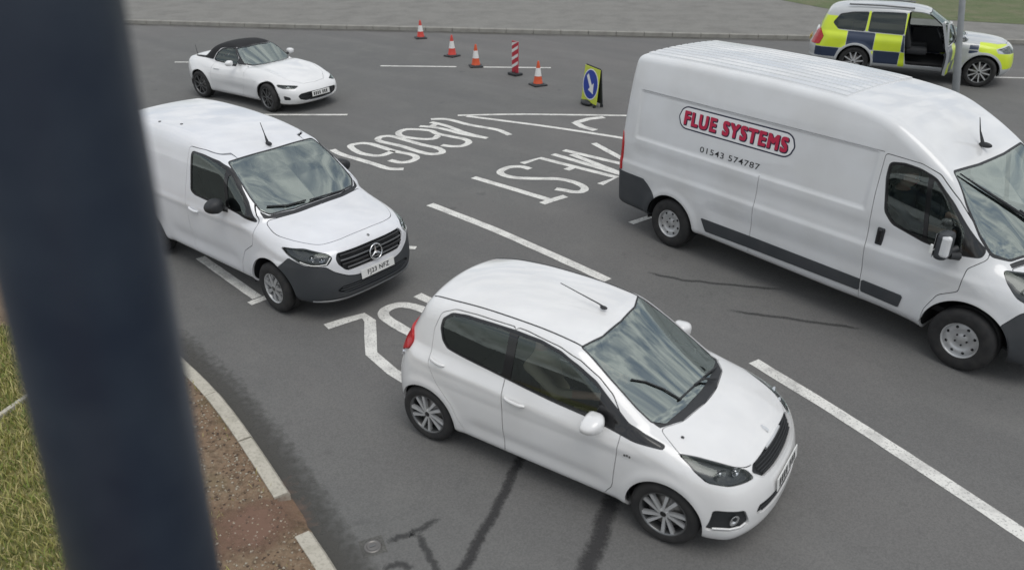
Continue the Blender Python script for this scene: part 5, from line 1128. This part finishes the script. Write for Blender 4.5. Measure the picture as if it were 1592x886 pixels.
# ---------------------------------------------------------------- police estate car, front door open
def build_police():
    root = thing('police_car', 'silver police car with yellow and blue checks, front door open, behind the large van', 'police car', (9.32, 22.14, 0), R(-25))
    material('livery_yellow', (.66, .80, .03), .35, coat=.4, noise=(3, .25, (.45, .55, .06))); material('livery_blue', (.020, .035, .075), .35, coat=.4); paint('silver_paint', (.50, .52, .53), amt=.2)
    f, lo, hi = sdf_suv(); c = Car(f, lo, hi, .03, root); sh = c.sh
    c.arches(((0, .37), (2.95, .37)), .425, .55)
    for cx in (0, 2.95): sh.panel('arch_trim', lambda V, cx=cx: np.maximum(np.hypot(V[:, 0]-cx, V[:, 2]-.37)-.475, .55-np.abs(V[:, 1])))
    sh.panel('rear_light', side_of([(-1.5,.74),(-.90,.75),(-.83,.95),(-.92,1.10),(-1.02,1.22),(-1.5,1.22)], .02, .62), .005)
    sh.panel('headlight', side_of([(3.22,.92),(3.30,.84),(3.9,.80),(3.9,.93),(3.45,.96)], .02, .42), .005)
    sh.panel('grille', front_of([(-.1,.90),(.40,.88),(.43,.62),(.36,.56),(-.1,.55)], .03, 3.2), .008)
    sh.panel('windscreen', top_of([(1.64,-.1),(1.62,.4),(1.56,.62),(1.90,.70),(2.20,.76),(2.32,.72),(2.44,.45),(2.50,-.1)], .03, 1.05), .02, gapname='screen_seal')
    sh.panel('bonnet', top_of([(2.55,-.1),(2.48,.5),(2.36,.78),(2.8,.76),(3.2,.68),(3.40,.45),(3.48,-.1)], .03, .9), .007)
    wins = {'quarter_window': [(-.50,1.17),(-.64,1.30),(-.50,1.50),(-.2,1.56),(.15,1.58),(.13,1.15)], 'rear_window': [(.24,1.15),(.24,1.585),(.65,1.60),(1.03,1.60),(1.06,1.13)], 'front_window': [(1.18,1.13),(1.15,1.60),(1.42,1.59),(1.66,1.53),(1.95,1.36),(2.22,1.14)]}
    for s_, t in ((-1, '_r'), (1, '_l')):
        sh.panel('front_door'+t, side_of([(1.25,.40),(2.25,.40),(2.33,.62),(2.34,1.06),(2.28,1.16),(1.98,1.405),(1.68,1.585),(1.42,1.645),(1.11,1.66),(1.11,1.1),(1.18,.7)], .04, .45, s_), .008)
        for n, pl in wins.items(): sh.panel(n+t, side_of(pl, .03, .45, s_), .02, within=('body', 'front_door'+t), gapname='window_seal'+('_fd' if n == 'front_window' else '')+t)
    # reflective blocks
    blocks = [('y', [(-1.02,.70),(-.26,.70),(-.26,1.12),(-.50,1.14),(-.64,1.28),(-.56,1.46),(-.98,1.46),(-.93,1.05),(-.84,.98)]), ('b', [(-.25,.70),(.41,.70),(.41,1.11),(-.25,1.12)]), ('y', [(.42,.70),(1.07,.70),(1.05,1.10),(.42,1.11)]), ('b', [(1.075,.70),(1.16,.70),(1.10,1.10),(1.06,1.10)]),
              ('b', [(-1.0,.46),(-.48,.46),(-.40,.69),(-1.0,.69)]), ('b', [(.46,.38),(1.06,.38),(1.06,.69),(.44,.69)]), ('y', [(1.07,.34),(1.22,.34),(1.17,.69),(1.07,.69)]), ('y', [(.30,.38),(.44,.38),(.43,.69),(.40,.69)]),
              ('y', [(.16,1.14),(.22,1.14),(.22,1.62),(.17,1.62)]), ('y', [(1.08,1.11),(1.105,1.10),(1.105,1.62),(1.06,1.62)]), ('b', [(2.60,.90),(2.80,.90),(2.80,1.0),(2.60,1.0)]), ('b', [(2.60,.79),(2.80,.845),(2.80,.875),(2.60,.875)]), ('y', [(2.81,.86),(3.15,.80),(3.36,.60),(3.38,.46),(3.9,.46),(3.9,.79),(3.25,.83),(3.18,.93),(3.40,.985),(3.9,1.0),(3.2,1.12),(2.81,1.14)])]
    for i, (k, pl) in enumerate(blocks): sh.panel('blk%d' % i, side_of(pl, 0, .45), within=('body',))
    dblocks = [('b', [(1.2,.70),(1.62,.70),(1.62,1.09),(1.12,1.10)]), ('y', [(1.63,.70),(2.05,.70),(2.05,1.08),(1.63,1.09)]), ('b', [(2.06,.70),(2.34,.70),(2.34,1.06),(2.06,1.08)]), ('y', [(1.26,.42),(1.62,.42),(1.62,.69),(1.2,.69)]), ('b', [(1.63,.42),(2.05,.42),(2.05,.69),(1.63,.69)]), ('y', [(2.06,.42),(2.25,.42),(2.32,.69),(2.06,.69)])]
    for s_, t in ((-1, '_r'), (1, '_l')):
        for i, (k, pl) in enumerate(dblocks): sh.panel('db%d%s' % (i, t), side_of(pl, 0, .45, s_), within=('front_door'+t,))
    sh.finish()
    mt = {'y': 'livery_yellow', 'b': 'livery_blue'}
    c.emit('body', 'body', 'silver_paint'); c.emit('bonnet', 'bonnet', 'silver_paint'); c.emit('arch_trim', 'arch_trim', 'silver_paint', inset=-.012)
    for i, (k, _) in enumerate(blocks): c.emit('blk%d' % i, 'livery_block', mt[k], True, flange=.02)
    hinge = Vector((2.33, -.94, 0)); op = Matrix.Translation(hinge) @ Matrix.Rotation(R(80), 4, 'Z') @ Matrix.Translation(-hinge)
    for t, X in (('_r', op), ('_l', None)):
        d = c.emit('front_door'+t, 'door', 'silver_paint', flange=.06, xform=X)[0]
        for i, (k, _) in enumerate(dblocks): c.emit('db%d%s' % (i, t), 'livery_block', mt[k], flange=.01, parent=d, xform=X)
        c.emit('front_window'+t, 'window', 'side_glass', inset=.01, flange=0, parent=d, xform=X); c.emit('window_seal_fd'+t, 'window_seal', 'black_plastic', inset=.002, flange=.02, parent=d, xform=X)
        c.emit('quarter_window'+t, 'window', 'dark_glass', inset=.008, flange=0); c.emit('rear_window'+t, 'window', 'dark_glass', inset=.008, flange=0); c.emit('window_seal'+t, 'window_seal', 'black_plastic', inset=.002)
        if X is not None:      # inner trim of the open door
            lin = MB().box((1.74, -.86, .78), (.92, .05, .62), .02).box((1.70, -.83, .86), (.6, .08, .06), .02).build('door_trim', 'grey_plastic', d); lin.matrix_local = X
            gl = MB().tube([(1.16, -.86, 1.10), (1.13, -.79, 1.60), (1.42, -.785, 1.60), (1.68, -.80, 1.54), (1.98, -.83, 1.37), (2.28, -.88, 1.12)], .028, 6).build('window_surround', 'silver_paint', d); gl.matrix_local = X
        if X is None: MB().box((1.74, .84, .78), (.92, .05, .62), .02).build('door_trim', 'grey_plastic', d)
        sgn = -1 if t == '_r' else 1
        mh = mirror_housing(d, (2.10, sgn*1.06, 1.17), (.09, .12, .085), 'silver_paint', sgn, (2.12, sgn*.90, 1.10))
        if X is not None: mh.matrix_local = X
    c.emit('rear_light', 'rear_light', 'red_lens', True, -.008); c.emit('headlight', 'headlight', 'lens', True, .0, .01); c.emit('headlight', 'headlight_housing', 'lamp_bowl', True, .04, 0); c.emit('grille', 'grille', 'gloss_black', inset=.02, flange=0)
    c.emit('screen_seal', 'windscreen_seal', 'black_plastic', inset=.002); c.emit('windscreen', 'windscreen', 'windscreen_glass', inset=.004, flange=0)
    sp = []
    for k in range(10):
        a = 2*math.pi*k/10; sp.append((rot_poly([(-.012,.03),(.012,.03),(.016,.250),(-.016,.250)], a), -.010, .02))
    W = make_wheel(.37, .26, .24, sp, 'dark_alloy', 'silver_alloy', .04)
    for x in (0, 2.95):
        for y in (-.83, .83): place_wheel(W, root, x, y, .37, R(-6) if x > 1 else 0.)
    arch_liner(root, 0, .37, .425, .58, .92); arch_liner(root, 2.95, .37, .425, .58, .92)
    MB().box((.9, 0, .40), (3.0, 1.6, .05)).build('cabin_floor', 'liner', root); MB().box((2.25, 0, .95), (.45, 1.6, .32), .07).build('dashboard', 'dash', root)
    for y in (-.40, .40): seat(root, 1.42, y, .68)
    MB().box((.40, 0, .68), (.5, 1.4, .15), .05).box((.12, 0, 1.0), (.14, 1.4, .66), .05, Matrix.Rotation(R(-14), 4, 'Y')).build('rear_bench', 'seat_cloth', root); steering_wheel(root, (1.92, -.40, 1.08), .19)
    MB().box((.62, -.50, 1.30), (.02, .55, .22)).build('equipment_case', 'head_lining', root) if False else None
    MB().tube([(-.35, -.62, 1.745), (.4, -.66, 1.76), (1.2, -.64, 1.735)], .022, 6).build('roof_rail', 'dark_alloy', root); MB().tube([(-.35, .62, 1.745), (.4, .66, 1.76), (1.2, .64, 1.735)], .022, 6).build('roof_rail', 'dark_alloy', root)
    xr = float(-skin(lambda P: f(P*np.array([-1, 1, 1])), 0, 0., .55, .6, 1.5)[0]); number_plate(root, Matrix.Translation((xr-.012, 0, .80)) @ Matrix.Rotation(math.pi, 4, 'Z'), None, mat='plate_yellow')
    return root
build_police()
# ---------------------------------------------------------------- cones, striped board, arrow sign
material('cone_orange', (.62, .085, .022), .5, noise=(12, .4, (.42, .06, .02))); material('cone_red', (.60, .05, .035), .5, noise=(12, .4, (.45, .05, .03))); material('cone_white', (.78, .77, .75), .4, noise=(20, .3, (.55, .53, .50)))
def traffic_cone(x, y, h, rz, label, mat='cone_orange'):
    t = thing('traffic_cone', label, 'traffic cone', (x, y, 0), rz, 'traffic cones in a slanting row across the road')
    b = MB().box((0, 0, .02), (.36, .36, .04), .012); b.lathe([(.165, .04), (.15, .055), (.13, .06)], 20); b.build('cone_base', 'black_plastic', t)
    rad = lambda z: .128-.105*(z/h)
    MB().lathe([(rad(.05)+.012, .045), (rad(.05), .06), (rad(h*.40), h*.40)], 24).build('cone_lower', mat, t)
    MB().lathe([(rad(h*.40)+.002, h*.395), (rad(h*.72)+.002, h*.725)], 24).build('reflective_sleeve', 'cone_white', t)
    MB().lathe([(rad(h*.72), h*.72), (rad(h*.97), h*.97), (rad(h)*.8, h), (0, h)], 24).build('cone_top', mat, t)
    return t
traffic_cone(-2.97, 26.58, .56, .3, 'traffic cone farthest away, in front of the far kerb', 'cone_red')
traffic_cone(-1.76, 23.71, .60, .9, 'traffic cone second from the far kerb', 'cone_red')
traffic_cone(-1.01, 22.31, .60, .2, 'traffic cone on the broken white line, left of the striped board')
traffic_cone(.64, 20.13, .60, .5, 'nearest traffic cone, between striped board and blue arrow sign')

material('board_red', (.48, .03, .05), .4)
def striped_board():
    t = thing('hazard_board', 'narrow upright red and white striped board between two traffic cones', 'hazard board', (.07, 21.28, 0), R(-52))
    MB().box((0, 0, .035), (.34, .26, .07), .02).build('board_base', 'black_plastic', t)
    MB().box((0, 0, .47), (.26, .024, .80), .006).build('board_panel', 'board_red', t)
    for k, z in enumerate((.16, .36, .56, .74)):
        MB().prism([(-.128, z), (.128, z+.14), (.128, min(z+.22, .865)), (-.128, z+.08)], lambda u, v, q: (u, -.0125-q, v), 0, .0015).build('white_stripe', 'cone_white', t)
        MB().prism([(-.128, z), (.128, z+.14), (.128, min(z+.22, .865)), (-.128, z+.08)], lambda u, v, q: (u, .0125+q, v), 0, .0015).build('white_stripe', 'cone_white', t)
    MB().tube([(0, 0, .06), (0, 0, .12)], .02, 8).build('board_stem', 'black_plastic', t)
striped_board()
material('sign_yellow', (.55, .62, .06), .4); material('sign_blue', (.012, .045, .33), .35)
def arrow_sign():
    t = thing('arrow_sign', 'blue disc sign with white arrow on a folding yellow board, beside the large van', 'road sign', (1.83, 18.24, 0), R(-66))
    # local: x across the face, -y is the front
    for sg in (-1, 1):
        M = Matrix.Rotation(R(5)*sg, 4, 'X'); fr = MB().box((0, 0, .46), (.68, .022, .78), .006).build('sign_panel', 'sign_yellow' if sg < 0 else 'grey_plastic', t); fr.matrix_local = Matrix.Translation((0, sg*.09, 0)) @ M
        if sg < 0:
            n = 36; MB().prism([(.345*math.cos(2*math.pi*k/n), .47+.345*math.sin(2*math.pi*k/n)) for k in range(n)], lambda u, v, q: (u, -.0115-q, v), 0, .002).build('white_ring', 'plate_white', fr)
            MB().prism([(.318*math.cos(2*math.pi*k/n), .47+.318*math.sin(2*math.pi*k/n)) for k in range(n)], lambda u, v, q: (u, -.0140-q, v), 0, .002).build('blue_disc', 'sign_blue', fr)
            ar = rot_poly([(-.25,-.050),(.05,-.050),(.05,-.145),(.25,0),(.05,.145),(.05,.050),(-.25,.050)], R(-50)); MB().prism([(u, .47+v) for u, v in ar], lambda u, v, q: (u, -.0165-q, v), 0, .002).build('white_arrow', 'plate_white', fr)
        for x in (-.28, .28): MB().box((x, sg*.095, .035), (.05, .06, .07), .01).build('foot', 'black_plastic', t)
    MB().tube([(-.32, 0, .86), (.32, 0, .86)], .014, 8).build('hinge', 'black_plastic', t)
    MB().ellipsoid((-.05, -.12, .05), (.20, .11, .06)).build('sandbag', 'black_plastic', t)
arrow_sign()

material('galvanised', (.28, .295, .30), .5, metal=.3, noise=(6, .5, (.19, .20, .205)))
post = thing('grey_post', 'slim grey steel post, leaning a little, in front of the police car', 'post', (10.66, 19.17, 0)); post.rotation_euler = Vector((-0.180, 0.000, 1)).to_track_quat('Z', 'Y').to_euler()
MB().lathe([(.085, -.05), (.085, .9), (.07, .94), (.066, 3.6), (.05, 3.62), (0, 3.62)], 20).build('post_shaft', 'galvanised', post); MB().lathe([(.13, 0), (.12, .025), (.09, .04)], 18).build('post_collar', 'far_concrete', post)

# ---------------------------------------------------------------- drivers
for nm, c_ in (('skin_pale', (.56, .37, .28)), ('shirt_cream', (.50, .44, .33)), ('shirt_dark', (.035, .045, .065)), ('trousers', (.03, .035, .05)), ('hair_brown', (.045, .028, .018)), ('hivis', (.50, .55, .05))): material(nm, c_, .75, bump_=(70, .3, .004))
def capsule(P, a, b, ra, rb):
    a, b = np.array(a, float), np.array(b, float); d = b-a; t = np.clip(((P-a) @ d)/(d @ d), 0, 1); return np.linalg.norm(P-a-t[:, None]*d, axis=1)-(ra+(rb-ra)*t)
def driver(car, origin, label, shirt, wheel_c, wheel_r, sleeve_to):
    """seated figure, hands closed on the wheel; local frame of the car, origin = seat centre"""
    t = thing('person', label, 'person'); t.location = car.location; t.rotation_euler = car.rotation_euler
    ox, oy, oz = origin; g = lambda x, y, z: (ox+x, oy+y, oz+z)
    hip, chest, neck, head = g(-.14, 0, .20), g(-.24, 0, .55), g(-.25, 0, .70), g(-.20, 0, .83)
    hands = [(wheel_c[0]-.02, wheel_c[1]+s*wheel_r*.88, wheel_c[2]+.06) for s in (-1, 1)]
    arms = []
    for s, hd in zip((-1, 1), hands):
        sh_ = g(-.24, s*.19, .60); el = (.52*sh_[0]+.48*hd[0], oy+s*.30, .5*(sh_[2]+hd[2])-.055); arms.append((sh_, el, hd))
    def f(P):
        d = smin(capsule(P, hip, chest, .15, .15), capsule(P, g(-.14, -.09, .18), g(-.14, .09, .18), .13, .13), .1)
        d = smin(d, capsule(P, g(-.24, -.13, .57), g(-.24, .13, .57), .085, .085), .08); d = smin(d, capsule(P, chest, neck, .075, .052), .05)
        q = (P-np.array(head))/np.array([.098, .076, .118]); d = smin(d, (np.linalg.norm(q, axis=1)-1)*.085, .025)
        d = smin(d, capsule(P, (head[0]+.095, head[1], head[2]-.005), (head[0]+.112, head[1], head[2]-.022), .009, .013), .012)       # nose
        for s in (-1, 1): d = smin(d, capsule(P, (head[0]-.01, head[1]+s*.076, head[2]+.012), (head[0]-.012, head[1]+s*.082, head[2]-.022), .011, .010), .006)
        for s in (-1, 1): d = smin(d, capsule(P, g(-.08, s*.10, .17), g(.36, s*.13, .24), .085, .062), .05); d = smin(d, capsule(P, g(.36, s*.13, .24), g(.60, s*.12, -.12), .058, .042), .02)
        for (sh_, el, hd) in arms:
            d = smin(d, capsule(P, sh_, el, .058, .046), .04); w = tuple(np.array(hd)+(np.array(el)-np.array(hd))*.16); d = smin(d, capsule(P, el, w, .044, .029), .015); d = smin(d, capsule(P, w, hd, .032, .036), .012)
            s = np.sign(hd[1]-oy)
            for k in range(4):       # fingers curled over the rim
                b0 = np.array(hd)+np.array([.012, -s*.012*0, .030-.020*k]); m_ = b0+np.array([.042-.004*abs(k-1.5), s*.012, .004]); e = m_+np.array([-.006, -s*.034, -.004]); d = smin(d, capsule(P, b0, m_, .011, .010), .006); d = smin(d, capsule(P, m_, e, .010, .008), .004)
            th0 = np.array(hd)+np.array([-.004, -s*.022, .022]); d = smin(d, capsule(P, th0, th0+np.array([.030, -s*.024, .016]), .012, .009), .006)
        return d
    lo = (ox-.50, 0, oz-.22); hi = (ox+.85, abs(oy)+.50, oz+1.0)
    c = Car.__new__(Car); c.f = f; sh = Shell.__new__(Shell); sh.f = f; sh.V, sh.T = mesh_surface(f, lo, hi, .0135, False); sh.L = np.zeros(len(sh.T), int); sh.names = ['body', 'DEL']; c.sh = sh; c.root = t
    C = sh.V[sh.T].mean(1); mat = np.zeros(len(C), int)                                      # 0 shirt, 1 skin, 2 trousers
    mat[C[:, 2] > neck[2]-.015] = 1; mat[(C[:, 2] < oz+.30) & (C[:, 0] > ox-.22) & (np.abs(C[:, 1]-oy) < .24) & (C[:, 2] < oz+.28)] = 2
    for sh_, el, hd in arms:
        dv = np.array(hd)-np.array(el); tt_ = ((C-np.array(el)) @ dv)/(dv @ dv); near = capsule(C, el, np.array(hd)+dv*.25, .09, .09) < 0; mat[near & (tt_ > sleeve_to)] = 1; mat[near & (tt_ <= sleeve_to) & (tt_ > 0)] = 0
    g_ = gradient(f, sh.V, .004); nv = g_/np.maximum(np.linalg.norm(g_, axis=1), 1e-6)[:, None]
    me = mesh_from('figure', sh.V, sh.T.astype(np.int32), [shirt, 'skin_pale', 'trousers'], True, nv); me.polygons.foreach_set('material_index', mat.astype(np.int32)); obj('figure', me, t)
    hair = lambda p: p if p.x < .02 else Vector((.02+(p.x-.02)*.55, p.y, max(p.z, .055)))
    MB().ellipsoid((head[0]-.008, head[1], head[2]+.016), (.106, .084, .118), 22, 14, None, lambda p: Vector((p.x if p.z > .03 else min(p.x, -.01), p.y, max(p.z, -.05)))).build('hair', 'hair_brown', t)
    for s in (-1, 1): MB().ellipsoid((head[0]+.088, head[1]+s*.032, head[2]+.012), (.010, .013, .009), 10, 8).build('eye', 'plate_white', t); MB().ellipsoid((head[0]+.096, head[1]+s*.032, head[2]+.012), (.004, .006, .006), 8, 6).build('iris', 'ink', t)
    MB().ellipsoid((head[0]+.090, head[1], head[2]-.052), (.008, .024, .006), 12, 6).build('mouth', 'board_red', t)
    return t
cars = {o.name: o for o in scene.objects if o.parent is None}
driver(cars['hatchback_car'], (1.20, -.36, .445), 'driver with pale forearm on the wheel, seen through the small white hatchback window', 'shirt_cream', (1.66, -.36, .90), .185, .35)
driver(cars['panel_van'], (3.12, -.53, .92), 'driver in dark clothing at the wheel of the large panel van', 'shirt_dark', (3.58, -.53, 1.27), .20, .30)
